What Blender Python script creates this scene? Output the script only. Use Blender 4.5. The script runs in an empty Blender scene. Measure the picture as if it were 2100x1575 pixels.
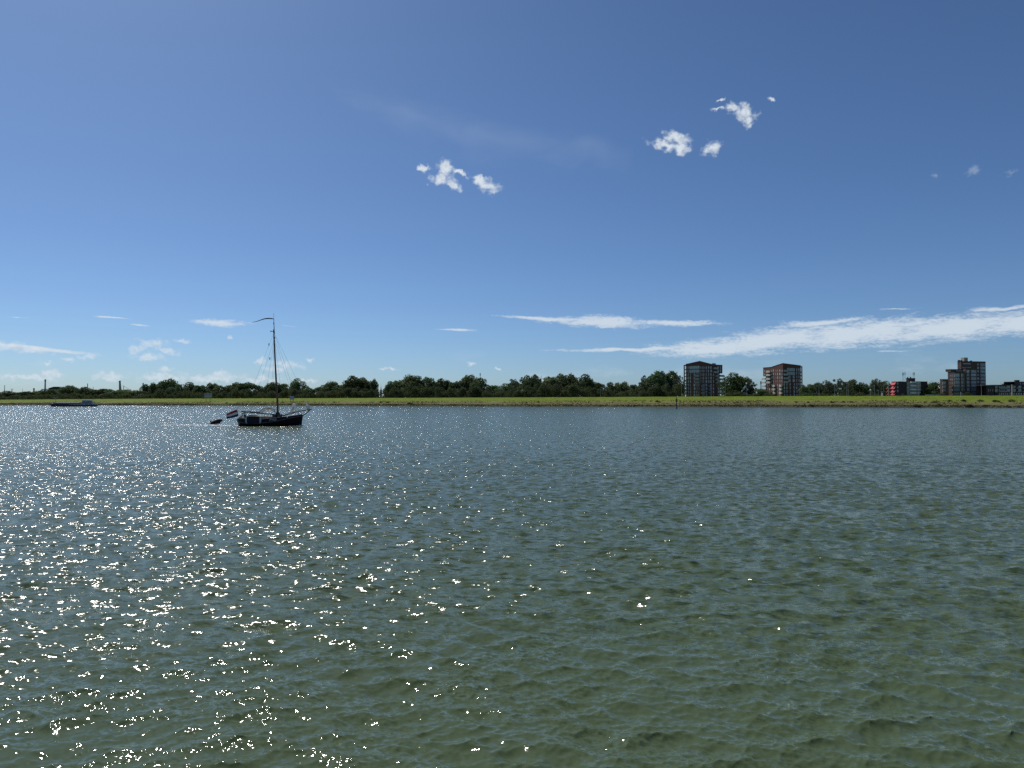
import bpy, bmesh, math, random
import numpy as np
from mathutils import Vector, Matrix

SC = bpy.context.scene
COL = SC.collection
R = math.radians
rng = random.Random(7)

# ------------------------------------------------------------------ camera
CAM_H, FPX, W0, H0 = 5.0, 1450.0, 2100.0, 1575.0
PITCH = math.atan(30.5 / FPX)
cam_d = bpy.data.cameras.new('camera')
cam_d.sensor_width = 36.0
cam_d.lens = 36.0 * FPX / W0
cam_d.clip_start, cam_d.clip_end = 0.1, 20000.0
cam = bpy.data.objects.new('camera', cam_d)
COL.objects.link(cam)
cam.location = (0, 0, CAM_H)
cam.rotation_euler = (R(90) + PITCH, 0, 0)
SC.camera = cam

# ------------------------------------------------------------------ light
SUN_AZ, SUN_EL = R(-40), R(52)           # azimuth from +Y towards +X, elevation
world = bpy.data.worlds.new('World')
SC.world = world
world.use_nodes = True
sun_d = bpy.data.lights.new('sun', 'SUN')
sun_d.energy = 3.6
sun_d.angle = R(0.53)
sun_d.color = (1.0, 0.965, 0.91)
sun = bpy.data.objects.new('sun', sun_d)
COL.objects.link(sun)
sdir = Vector((math.sin(SUN_AZ) * math.cos(SUN_EL), math.cos(SUN_AZ) * math.cos(SUN_EL), math.sin(SUN_EL)))
sun.rotation_euler = (-sdir).to_track_quat('-Z', 'Y').to_euler()
sun.location = (0, 0, 80)

SKY_STRENGTH = 0.089
SC.view_settings.view_transform = 'Standard'
SC.view_settings.look = 'None'
SC.view_settings.exposure = 0.0
SC.view_settings.gamma = 1.0
SC.view_settings.use_curve_mapping = False
SC.cycles.use_denoising = False
SC.cycles.max_bounces = 6
SC.cycles.diffuse_bounces = 3
SC.cycles.glossy_bounces = 3
SC.cycles.transmission_bounces = 3
SC.cycles.transparent_max_bounces = 6
SC.cycles.sample_clamp_indirect = 4.0
SC.cycles.caustics_reflective = False
SC.cycles.caustics_refractive = False


def ray(px, py):
    """world direction seen at a photograph pixel"""
    u, v = (px - W0 / 2) / FPX, (H0 / 2 - py) / FPX
    c, s = math.cos(PITCH), math.sin(PITCH)
    return Vector((u, c - v * s, s + v * c))


def at(px, py, Y):
    d = ray(px, py)
    k = Y / d.y
    return Vector((d.x * k, Y, CAM_H + d.z * k))


def zat(py, Y):
    return at(W0 / 2, py, Y).z


def build_sky():
    nt = world.node_tree
    N, L = nt.nodes, nt.links
    N.clear()

    def math_(op, a=None, b=None, c=None, clamp=False):
        n = N.new('ShaderNodeMath'); n.operation = op; n.use_clamp = clamp
        for i, v in enumerate((a, b, c)):
            if v is None: continue
            if isinstance(v, (int, float)): n.inputs[i].default_value = v
            else: L.new(v, n.inputs[i])
        return n.outputs[0]
    out = N.new('ShaderNodeOutputWorld')
    sky = N.new('ShaderNodeTexSky'); sky.sky_type = 'NISHITA'
    sky.sun_disc = False
    sky.sun_elevation = SUN_EL
    sky.sun_rotation = SUN_AZ
    sky.altitude = 0.0
    sky.air_density, sky.dust_density, sky.ozone_density = 0.7, 0.6, 3.0
    hs = N.new('ShaderNodeMix'); hs.data_type = 'RGBA'; hs.blend_type = 'MULTIPLY'; hs.inputs['Factor'].default_value = 1.0
    L.new(sky.outputs[0], hs.inputs['A'])          # camera white balance: a little cooler
    hs.inputs['B'].default_value = (0.65, 0.83, 1.0, 1)
    skycol = hs.outputs['Result']
    tc = N.new('ShaderNodeTexCoord')
    sep = N.new('ShaderNodeSeparateXYZ'); L.new(tc.outputs['Generated'], sep.inputs[0])
    az = math_('ARCTAN2', sep.outputs[0], sep.outputs[1])
    el = math_('ARCSINE', sep.outputs[2])
    co = N.new('ShaderNodeCombineXYZ'); L.new(az, co.inputs[0]); L.new(el, co.inputs[1])
    P = co.outputs[0]

    def noise(scale, sx, detail, rough, vec=None, seed=0.0, color=False):
        mp = N.new('ShaderNodeMapping'); mp.inputs['Scale'].default_value = (scale * sx, scale, 1)
        mp.inputs['Location'].default_value = (seed, seed * 1.7, 0); L.new(vec or P, mp.inputs[0])
        n = N.new('ShaderNodeTexNoise'); n.noise_dimensions = '2D'; n.inputs['Scale'].default_value = 1.0
        n.inputs['Detail'].default_value = detail; n.inputs['Roughness'].default_value = rough
        L.new(mp.outputs[0], n.inputs['Vector'])
        return n.outputs['Color' if color else 'Fac']

    def warp(scale, amp, sx=1.0, detail=2.0):
        s = N.new('ShaderNodeVectorMath'); s.operation = 'SUBTRACT'; s.inputs[1].default_value = (.5, .5, .5)
        L.new(noise(scale, sx, detail, .5, color=True), s.inputs[0])
        m = N.new('ShaderNodeVectorMath'); m.operation = 'MULTIPLY'; m.inputs[1].default_value = (amp / sx, amp, 0); L.new(s.outputs[0], m.inputs[0])
        a = N.new('ShaderNodeVectorMath'); a.operation = 'ADD'; L.new(P, a.inputs[0]); L.new(m.outputs[0], a.inputs[1])
        return a.outputs[0]

    def field(ells, vec):
        acc = None
        for i, e in enumerate(ells):
            if i and i % 5 == 0:      # keeps the node compiler from holding every ellipse at once
                tiny = N.new('ShaderNodeVectorMath'); tiny.operation = 'SCALE'; tiny.inputs[0].default_value = (1e-9, 1e-9, 0); L.new(acc, tiny.inputs['Scale'])
                ad = N.new('ShaderNodeVectorMath'); ad.operation = 'ADD'; L.new(vec, ad.inputs[0]); L.new(tiny.outputs[0], ad.inputs[1])
                vec = ad.outputs[0]
            px, py, rx, ry = e[:4]; rot = e[4] if len(e) > 4 else 0; w = e[5] if len(e) > 5 else 1.0
            d = ray(px, py).normalized()
            a0, e0 = math.atan2(d.x, d.y), math.asin(d.z)
            ca = math.cos(a0)
            mp = N.new('ShaderNodeMapping'); mp.vector_type = 'TEXTURE'
            mp.inputs['Location'].default_value = (a0, e0, 0)
            mp.inputs['Rotation'].default_value = (0, 0, R(-rot))
            mp.inputs['Scale'].default_value = (rx / FPX * ca * ca, ry / FPX * ca, 1)
            L.new(vec, mp.inputs[0])
            ln = N.new('ShaderNodeVectorMath'); ln.operation = 'LENGTH'; L.new(mp.outputs[0], ln.inputs[0])
            m = math_('SUBTRACT', w, ln.outputs['Value'])
            acc = m if acc is None else math_('SMOOTH_MAX', acc, m, 0.25)
        return acc

    def smooth(x, lo, hi):
        n = N.new('ShaderNodeMapRange'); n.interpolation_type = 'SMOOTHSTEP'
        L.new(x, n.inputs[0]); n.inputs[1].default_value = lo; n.inputs[2].default_value = hi
        return n.outputs[0]

    def over(base, fac, color):
        m = N.new('ShaderNodeMix'); m.data_type = 'RGBA'
        L.new(fac, m.inputs['Factor']); L.new(base, m.inputs['A'])
        if isinstance(color, tuple): m.inputs['B'].default_value = color
        else: L.new(color, m.inputs['B'])
        return m.outputs['Result']

    K = 1.0 / SKY_STRENGTH

    def cumulus(base, ells, amp=1.9, opacity=.95):
        wv = warp(95, 0.012, 1.0, 2)
        M1 = field(ells, wv)
        d1 = smooth(math_('ADD', math_('MULTIPLY', M1, 1.55), math_('MULTIPLY', math_('SUBTRACT', noise(130, 0.8, 6, 0.6), 0.5), amp)), -0.05, 1.35)
        cc = N.new('ShaderNodeMix'); cc.data_type = 'RGBA'
        L.new(smooth(noise(150, 0.9, 2, 0.5, vec=wv, seed=11.0), 0.4, 0.75), cc.inputs['Factor'])
        cc.inputs['A'].default_value = (0.70 * K, 0.77 * K, 0.84 * K, 1); cc.inputs['B'].default_value = (0.56 * K, 0.63 * K, 0.71 * K, 1)
        return over(base, math_('MULTIPLY', d1, opacity), cc.outputs['Result'])

    def streaks(base, ells):
        wv2 = warp(60, 0.008, 0.25, 2)
        M2 = field(ells, wv2)
        nn = math_('ADD', math_('MULTIPLY', math_('SUBTRACT', noise(190, 0.2, 5, 0.6, seed=3.0), 0.5), 1.0),
                   math_('MULTIPLY', math_('SUBTRACT', noise(420, 0.45, 3, 0.6, vec=wv2, seed=9.0), 0.5), 0.6))
        d2 = smooth(math_('ADD', M2, nn), -0.05, 0.75)
        return over(base, math_('MULTIPLY', d2, 0.86), (0.64 * K, 0.72 * K, 0.80 * K, 1))

    def bgnode(col):
        b = N.new('ShaderNodeBackground'); b.inputs[1].default_value = SKY_STRENGTH
        L.new(col, b.inputs[0]); return b.outputs[0]

    def region(base, col, px0=None, py0=None, px1=None, py1=None):
        """use the cloud layer only in its own stretch of sky (az/el box); elsewhere its nodes are skipped"""
        c = [ray(x, y).normalized() for x in (px0, px1) for y in (py0, py1)]
        azs = [math.atan2(v.x, v.y) for v in c]; els = [math.asin(v.z) for v in c]
        a0, a1, e0, e1 = min(azs), max(azs), min(els), max(els)
        ma = math_('COMPARE', az, (a0 + a1) / 2, (a1 - a0) / 2)
        me_ = math_('COMPARE', el, (e0 + e1) / 2, (e1 - e0) / 2)
        ms = N.new('ShaderNodeMixShader'); L.new(math_('MULTIPLY', ma, me_), ms.inputs[0])
        L.new(base, ms.inputs[1]); L.new(bgnode(col), ms.inputs[2])
        return ms.outputs[0]

    sh = bgnode(skycol)
    # thin veil high up
    ve = [(1010, 285, 230, 42, 8), (850, 245, 160, 36, 14), (1200, 312, 110, 24, 8)]
    wv3 = warp(14, 0.05, 0.6, 2)
    M3 = field(ve, wv3)
    d4 = math_('MULTIPLY', smooth(math_('ADD', M3, math_('MULTIPLY', math_('SUBTRACT', noise(38, 0.4, 4, 0.55, vec=wv3, seed=7.0), 0.5), 1.1)), -0.25, 1.3), 0.075)
    veil = over(skycol, d4, (0.62 * K, 0.72 * K, 0.85 * K, 1))
    sh = region(sh, veil, 560, 120, 1420, 430)
    A = [(868, 345, 20, 8), (914, 345, 20, 24), (903, 366, 30, 12, -12), (942, 353, 26, 6, 22), (930, 379, 24, 11, 40), (983, 370, 20, 10, 20), (1002, 382, 30, 17, 14)]
    B = [(1365, 297, 44, 13, 12), (1388, 283, 38, 15, 20), (1397, 304, 26, 14, 10), (1460, 304, 24, 15, -10), (1450, 312, 14, 8),
         (1500, 222, 20, 13), (1527, 232, 32, 18, 28), (1535, 248, 12, 16, 10), (1472, 222, 20, 4, -6), (1480, 204, 16, 3, -20, .8), (1583, 203, 13, 6, 20, .75)]
    C = [(1997, 350, 24, 15, -30, .8), (2070, 353, 26, 9, -20, .75), (1918, 361, 12, 13, 0, .7)]
    sh = region(sh, cumulus(veil, A), 830, 305, 1050, 420)
    sh = region(sh, cumulus(skycol, B), 1300, 180, 1620, 345)
    sh = region(sh, cumulus(skycol, C, opacity=.22), 1880, 310, 2110, 400)
    # the low band round the whole horizon: far broken cumulus goes on outside the frame too
    band = math_('MULTIPLY', smooth(el, 0.004, 0.02), math_('SUBTRACT', 1.0, smooth(el, 0.03, 0.075)))
    d3 = math_('MULTIPLY', smooth(noise(26, 0.35, 5, 0.6, seed=5.0), 0.56, 0.8), math_('MULTIPLY', band, 0.28))
    low = over(skycol, d3, (0.62 * K, 0.70 * K, 0.77 * K, 1))
    ml = math_('COMPARE', el, 0.04, 0.04)
    ms = N.new('ShaderNodeMixShader'); L.new(ml, ms.inputs[0]); L.new(sh, ms.inputs[1]); L.new(bgnode(low), ms.inputs[2]); sh = ms.outputs[0]
    LS = [(120, 722, 120, 5, 4), (60, 713, 90, 6, 6), (450, 662, 75, 9, 1), (225, 651, 52, 3, 2, .9), (290, 667, 34, 3, 1, .7), (25, 649, 42, 3.5, 0, .6), (600, 669, 60, 2.5, 2, .5)]
    LC = [(18, 711, 48, 13, 8), (66, 718, 50, 9, 6), (312, 706, 38, 13, 4), (340, 718, 34, 9, 10), (305, 732, 40, 11, 0), (283, 716, 26, 10, -10),
          (375, 698, 24, 6, 4), (473, 691, 10, 5), (590, 748, 42, 10, 6), (536, 742, 15, 9), (566, 756, 40, 9), (636, 739, 13, 5),
          (140, 739, 20, 6), (96, 741, 14, 5), (182, 731, 24, 9), (74, 774, 64, 10, 0), (102, 767, 36, 11), (20, 772, 40, 8),
          (226, 773, 40, 10), (330, 773, 70, 12), (342, 758, 18, 7), (433, 776, 100, 11, -2), (450, 768, 34, 10), (540, 779, 64, 8), (628, 782, 34, 7)]
    sh = region(sh, cumulus(streaks(low, LS), LC, 2.0, .62), -40, 635, 690, 812)
    RS = [(1120, 653, 120, 5, 3), (1230, 660, 125, 15, 3), (1390, 663, 110, 8, 1), (1240, 672, 60, 5, 2, .7), (940, 676, 60, 4, 2, .9),
          (1300, 717, 200, 5, 0), (1470, 713, 175, 22, -2), (1580, 697, 190, 30, -6), (1760, 684, 230, 34, -4), (1960, 672, 220, 33, -5), (2120, 660, 160, 32, -7),
          (1680, 662, 110, 9, -5), (1880, 664, 110, 8, -5), (2055, 631, 90, 6, -3, .85), (1850, 632, 60, 4, 0, .6), (1840, 720, 90, 4, -2, .6)]
    sh = region(sh, streaks(low, RS), 860, 615, 2330, 742)
    MC = [(800, 755, 20, 5, 5), (786, 754, 10, 4), (966, 747, 13, 4), (1021, 755, 9, 4), (1880, 790, 30, 4)]
    sh = region(sh, cumulus(low, MC, 2.0, .7), 770, 738, 1050, 766)
    L.new(sh, out.inputs[0])
    world.cycles.sampling_method = 'MANUAL'
    world.cycles.sample_map_resolution = 512


build_sky()

# ------------------------------------------------------------------ materials
MATS = {}


def mat(name, color, rough=0.6, var=0.15, scale=2.0, metallic=0.0, objvar=0.0, spec=0.3, coords='Object', bump=0.0):
    if name in MATS: return MATS[name]
    m = bpy.data.materials.new(name); m.use_nodes = True
    N, L = m.node_tree.nodes, m.node_tree.links
    b = N['Principled BSDF']
    b.inputs['Roughness'].default_value = rough
    b.inputs['Metallic'].default_value = metallic
    b.inputs['Specular IOR Level'].default_value = spec
    tc = N.new('ShaderNodeTexCoord')
    n = N.new('ShaderNodeTexNoise'); n.inputs['Scale'].default_value = scale; n.inputs['Detail'].default_value = 5
    L.new(tc.outputs[coords], n.inputs['Vector'])
    mr = N.new('ShaderNodeMapRange'); mr.inputs[3].default_value = 1 - var; mr.inputs[4].default_value = 1 + var
    mr.inputs[1].default_value = 0.3; mr.inputs[2].default_value = 0.7
    L.new(n.outputs['Fac'], mr.inputs[0])
    val = mr.outputs[0]
    if objvar:
        oi = N.new('ShaderNodeObjectInfo')
        mo = N.new('ShaderNodeMapRange'); mo.inputs[3].default_value = 1 - objvar; mo.inputs[4].default_value = 1 + objvar
        L.new(oi.outputs['Random'], mo.inputs[0])
        mm = N.new('ShaderNodeMath'); mm.operation = 'MULTIPLY'; L.new(val, mm.inputs[0]); L.new(mo.outputs[0], mm.inputs[1]); val = mm.outputs[0]
    hv = N.new('ShaderNodeHueSaturation'); hv.inputs['Color'].default_value = (*color, 1)
    L.new(val, hv.inputs['Value']); L.new(hv.outputs[0], b.inputs['Base Color'])
    if bump:
        bp = N.new('ShaderNodeBump'); bp.inputs['Strength'].default_value = bump; L.new(n.outputs['Fac'], bp.inputs['Height'])
        L.new(bp.outputs[0], b.inputs['Normal'])
    MATS[name] = m
    return m


def leaf_mat(name, color, tint, objvar=0.3, trans=0.35, scale=9.0):
    m = bpy.data.materials.new(name); m.use_nodes = True
    N, L = m.node_tree.nodes, m.node_tree.links
    N.clear()
    out = N.new('ShaderNodeOutputMaterial')
    tc = N.new('ShaderNodeTexCoord')
    n = N.new('ShaderNodeTexNoise'); n.inputs['Scale'].default_value = scale; n.inputs['Detail'].default_value = 3
    L.new(tc.outputs['Object'], n.inputs['Vector'])
    mx = N.new('ShaderNodeMix'); mx.data_type = 'RGBA'
    mx.inputs['A'].default_value = (*color, 1); mx.inputs['B'].default_value = (*tint, 1)
    mr = N.new('ShaderNodeMapRange'); mr.inputs[1].default_value = .35; mr.inputs[2].default_value = .65; L.new(n.outputs['Fac'], mr.inputs[0])
    L.new(mr.outputs[0], mx.inputs['Factor'])
    oi = N.new('ShaderNodeObjectInfo')
    mo = N.new('ShaderNodeMapRange'); mo.inputs[3].default_value = 1 - objvar; mo.inputs[4].default_value = 1 + objvar
    L.new(oi.outputs['Random'], mo.inputs[0])
    hv = N.new('ShaderNodeHueSaturation'); L.new(mx.outputs['Result'], hv.inputs['Color']); L.new(mo.outputs[0], hv.inputs['Value'])
    if objvar:
        mh = N.new('ShaderNodeMath'); mh.operation = 'FRACT'; mh2 = N.new('ShaderNodeMath'); mh2.operation = 'MULTIPLY'; mh2.inputs[1].default_value = 7.31
        L.new(oi.outputs['Random'], mh2.inputs[0]); L.new(mh2.outputs[0], mh.inputs[0])
        mh3 = N.new('ShaderNodeMapRange'); mh3.inputs[3].default_value = .488; mh3.inputs[4].default_value = .54; L.new(mh.outputs[0], mh3.inputs[0]); L.new(mh3.outputs[0], hv.inputs['Hue'])
    d = N.new('ShaderNodeBsdfDiffuse'); L.new(hv.outputs[0], d.inputs[0])
    t = N.new('ShaderNodeBsdfTranslucent'); L.new(hv.outputs[0], t.inputs[0])
    ms = N.new('ShaderNodeMixShader'); ms.inputs[0].default_value = trans
    L.new(d.outputs[0], ms.inputs[1]); L.new(t.outputs[0], ms.inputs[2]); L.new(ms.outputs[0], out.inputs[0])
    MATS[name] = m
    return m


def water_mat():
    m = bpy.data.materials.new('river water'); m.use_nodes = True
    N, L = m.node_tree.nodes, m.node_tree.links
    b = N['Principled BSDF']
    b.inputs['IOR'].default_value = 1.333
    b.inputs['Specular IOR Level'].default_value = 0.5
    geo = N.new('ShaderNodeNewGeometry')
    # silt clouds: water body colour drifts between olive and bottle green
    n0 = N.new('ShaderNodeTexNoise'); n0.inputs['Scale'].default_value = 0.045; n0.inputs['Detail'].default_value = 3
    L.new(geo.outputs['Position'], n0.inputs['Vector'])
    mx = N.new('ShaderNodeMix'); mx.data_type = 'RGBA'; L.new(n0.outputs['Fac'], mx.inputs['Factor'])
    mx.inputs['A'].default_value = (0.080, 0.099, 0.038, 1); mx.inputs['B'].default_value = (0.062, 0.098, 0.050, 1)
    L.new(mx.outputs['Result'], b.inputs['Base Color'])
    at_ = N.new('ShaderNodeAttribute'); at_.attribute_name = 'ripple'
    ro = N.new('ShaderNodeMath'); ro.operation = 'MULTIPLY_ADD'; ro.inputs[1].default_value = 0.62; ro.inputs[2].default_value = 0.06
    L.new(at_.outputs['Fac'], ro.inputs[0]); L.new(ro.outputs[0], b.inputs['Roughness'])

    def slope(scale, sx, sy, seed, detail):
        mp = N.new('ShaderNodeMapping'); mp.inputs['Scale'].default_value = (scale * sx, scale * sy, 1); mp.inputs['Location'].default_value = (0, 0, seed)
        mp.inputs['Rotation'].default_value = (0, 0, R(12))
        L.new(geo.outputs['Position'], mp.inputs[0])
        n = N.new('ShaderNodeTexNoise'); n.inputs['Scale'].default_value = 1; n.inputs['Detail'].default_value = detail; n.inputs['Roughness'].default_value = .55
        L.new(mp.outputs[0], n.inputs['Vector'])
        s = N.new('ShaderNodeVectorMath'); s.operation = 'SUBTRACT'; s.inputs[1].default_value = (.5, .5, .5); L.new(n.outputs['Color'], s.inputs[0])
        return s.outputs[0]
    s1 = slope(4.2, .55, 1.0, 0, 3)
    s2 = slope(13.0, .7, 1.0, 4, 3)
    k1 = N.new('ShaderNodeVectorMath'); k1.operation = 'SCALE'; L.new(s1, k1.inputs[0])
    g = N.new('ShaderNodeMath'); g.operation = 'MULTIPLY'; g.inputs[1].default_value = 15.0; L.new(at_.outputs['Fac'], g.inputs[0])
    L.new(g.outputs[0], k1.inputs['Scale'])
    # cat's paws: the small ripples come in patches
    ng = N.new('ShaderNodeTexNoise'); ng.inputs['Scale'].default_value = 0.55; ng.inputs['Detail'].default_value = 2; L.new(geo.outputs['Position'], ng.inputs['Vector'])
    mg = N.new('ShaderNodeMapRange'); mg.inputs[1].default_value = .35; mg.inputs[2].default_value = .68; mg.inputs[3].default_value = .25; mg.inputs[4].default_value = 1.7; L.new(ng.outputs['Fac'], mg.inputs[0])
    k2 = N.new('ShaderNodeVectorMath'); k2.operation = 'SCALE'; L.new(mg.outputs[0], k2.inputs['Scale']); L.new(s2, k2.inputs[0])
    ad = N.new('ShaderNodeVectorMath'); ad.operation = 'ADD'; L.new(k1.outputs[0], ad.inputs[0]); L.new(k2.outputs[0], ad.inputs[1])
    fl = N.new('ShaderNodeVectorMath'); fl.operation = 'MULTIPLY'; fl.inputs[1].default_value = (1, 1, 0); L.new(ad.outputs[0], fl.inputs[0])
    nn = N.new('ShaderNodeVectorMath'); nn.operation = 'ADD'; L.new(fl.outputs[0], nn.inputs[0]); L.new(geo.outputs['Normal'], nn.inputs[1])
    no = N.new('ShaderNodeVectorMath'); no.operation = 'NORMALIZE'; L.new(nn.outputs[0], no.inputs[0])
    L.new(no.outputs[0], b.inputs['Normal'])
    return m


# ------------------------------------------------------------------ mesh helpers
class MB:
    def __init__(s): s.v, s.f, s.m = [], [], []

    def add(s, verts, faces, mi=0):
        o = len(s.v); s.v += [tuple(v) for v in verts]
        s.f += [tuple(i + o for i in f) for f in faces]; s.m += [mi] * len(faces)
        return s

    def box(s, lo, hi, mi=0, M=None):
        x0, y0, z0 = lo; x1, y1, z1 = hi
        v = [Vector(p) for p in ((x0, y0, z0), (x1, y0, z0), (x1, y1, z0), (x0, y1, z0), (x0, y0, z1), (x1, y0, z1), (x1, y1, z1), (x0, y1, z1))]
        if M is not None: v = [M @ p for p in v]
        return s.add(v, [(3, 2, 1, 0), (4, 5, 6, 7), (0, 1, 5, 4), (1, 2, 6, 5), (2, 3, 7, 6), (3, 0, 4, 7)], mi)

    def prism(s, pts, z0, ztops, mi=0):
        n = len(pts)
        v = [(p[0], p[1], z0) for p in pts] + [(p[0], p[1], z) for p, z in zip(pts, ztops)]
        f = [tuple(range(n))[::-1], tuple(range(n, 2 * n))] + [(i, (i + 1) % n, (i + 1) % n + n, i + n) for i in range(n)]
        return s.add(v, f, mi)

    def tube(s, pts, radii, n=8, mi=0, cap=True):
        pts = [Vector(p) for p in pts]
        if isinstance(radii, (int, float)): radii = [radii] * len(pts)
        vs = []
        for i, p in enumerate(pts):
            d = (pts[min(i + 1, len(pts) - 1)] - pts[max(i - 1, 0)]).normalized()
            a = d.cross(Vector((0, 0, 1)) if abs(d.z) < .9 else Vector((0, 1, 0))).normalized(); b = d.cross(a)
            for k in range(n):
                t = 2 * math.pi * k / n
                vs.append(p + (a * math.cos(t) + b * math.sin(t)) * radii[i])
        fs = []
        for i in range(len(pts) - 1):
            for k in range(n):
                k2 = (k + 1) % n
                fs.append((i * n + k, i * n + k2, (i + 1) * n + k2, (i + 1) * n + k))
        if cap:
            fs.append(tuple(range(n))[::-1]); fs.append(tuple((len(pts) - 1) * n + k for k in range(n)))
        return s.add(vs, fs, mi)

    def plate(s, poly, thick, axis_o, e1, e2, nrm, mi=0):
        """extruded polygon: points (a,b) on plane o+a*e1+b*e2, thickness along nrm"""
        n = len(poly)
        v = [axis_o + e1 * a + e2 * b for a, b in poly]; v += [p + nrm * thick for p in v]
        f = [tuple(range(n)), tuple(range(n, 2 * n))[::-1]] + [(i, i + n, (i + 1) % n + n, (i + 1) % n) for i in range(n)]
        return s.add(v, f, mi)

    def build(s, name, mats, parent=None, smooth=False, loc=None):
        me = bpy.data.meshes.new(name)
        me.from_pydata(s.v, [], s.f)
        for m in (mats if isinstance(mats, (list, tuple)) else [mats]): me.materials.append(m)
        if any(s.m): me.polygons.foreach_set('material_index', s.m)
        if smooth: me.polygons.foreach_set('use_smooth', [True] * len(s.f))
        me.validate(); me.update()
        o = bpy.data.objects.new(name, me); COL.objects.link(o)
        if parent is not None: o.parent = parent
        if loc is not None: o.location = loc
        return o


def tag(o, label=None, cat=None, group=None, kind=None):
    if label: o['label'] = label
    if cat: o['category'] = cat
    if group: o['group'] = group
    if kind: o['kind'] = kind
    return o


def empty(name, loc=(0, 0, 0), rz=0, label=None, cat=None, group=None):
    o = bpy.data.objects.new(name, None); COL.objects.link(o)
    o.location = loc; o.rotation_euler = (0, 0, rz); o.empty_display_size = 0.5
    return tag(o, label, cat, group)


def link(name, me, parent):
    o = bpy.data.objects.new(name, me); COL.objects.link(o); o.parent = parent
    return o


# ------------------------------------------------------------------ terrain frame
SH_Y0, SH_K = 457.0, -0.274                    # the far shore line: Y = SH_Y0 + SH_K * X
_l = math.hypot(1, SH_K)
SA = Vector((1 / _l, SH_K / _l)); SB = Vector((-SH_K / _l, 1 / _l))    # along the shore, inland


def shore_y(px):
    u = (px - 1050) / FPX
    return SH_Y0 / (1 - SH_K * u)


def sn_of(x, y):
    dx, dy = x, y - SH_Y0
    return dx * SA.x + dy * SA.y, dx * SB.x + dy * SB.y


def xy_of(s, n):
    return s * SA.x + n * SB.x, SH_Y0 + s * SA.y + n * SB.y


CREST_N, FORE_N = 52.0, 25.0
_cr = [(0, 819.8), (300, 817.6), (700, 816.4), (1100, 815.0), (1400, 813.4), (1700, 812.0), (2100, 811.2)]
_fo = [(0, 825.5), (300, 825.6), (700, 824.2), (1100, 823.2), (1400, 822.2), (1700, 822.6), (2100, 823.5)]


def _tab(lst, n):
    out = []
    for px, py in lst:
        u = (px - 1050) / FPX
        # intersect the ray with the line at inland distance n
        # point (uY, Y): n = uY*SB.x + (Y-SH_Y0)*SB.y
        Y = (n + SH_Y0 * SB.y) / (u * SB.x + SB.y)
        out.append((sn_of(u * Y, Y)[0], zat(py, Y)))
    return out


CREST_T, FORE_T = _tab(_cr, CREST_N), _tab(_fo, FORE_N)


def crest_z(s): return float(np.interp(s, [a for a, b in CREST_T], [b for a, b in CREST_T]))
def fore_z(s): return float(np.interp(s, [a for a, b in FORE_T], [b for a, b in FORE_T]))


LAND_Z = 3.2


def ground_z(s, n):
    c, f = crest_z(s), fore_z(s)
    prof = [(-12, -1.6), (-1, -0.3), (1.2, 0.35), (3.5, 0.95), (12, 0.95 + (f - .95) * .42), (FORE_N, f), (FORE_N + 6, f + (c - f) * .16),
            (CREST_N - 3, c - .25), (CREST_N, c), (CREST_N + 4, c), (CREST_N + 18, max(LAND_Z, c - 2.6)), (CREST_N + 60, LAND_Z)]
    return float(np.interp(n, [a for a, b in prof], [b for a, b in prof]))


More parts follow.
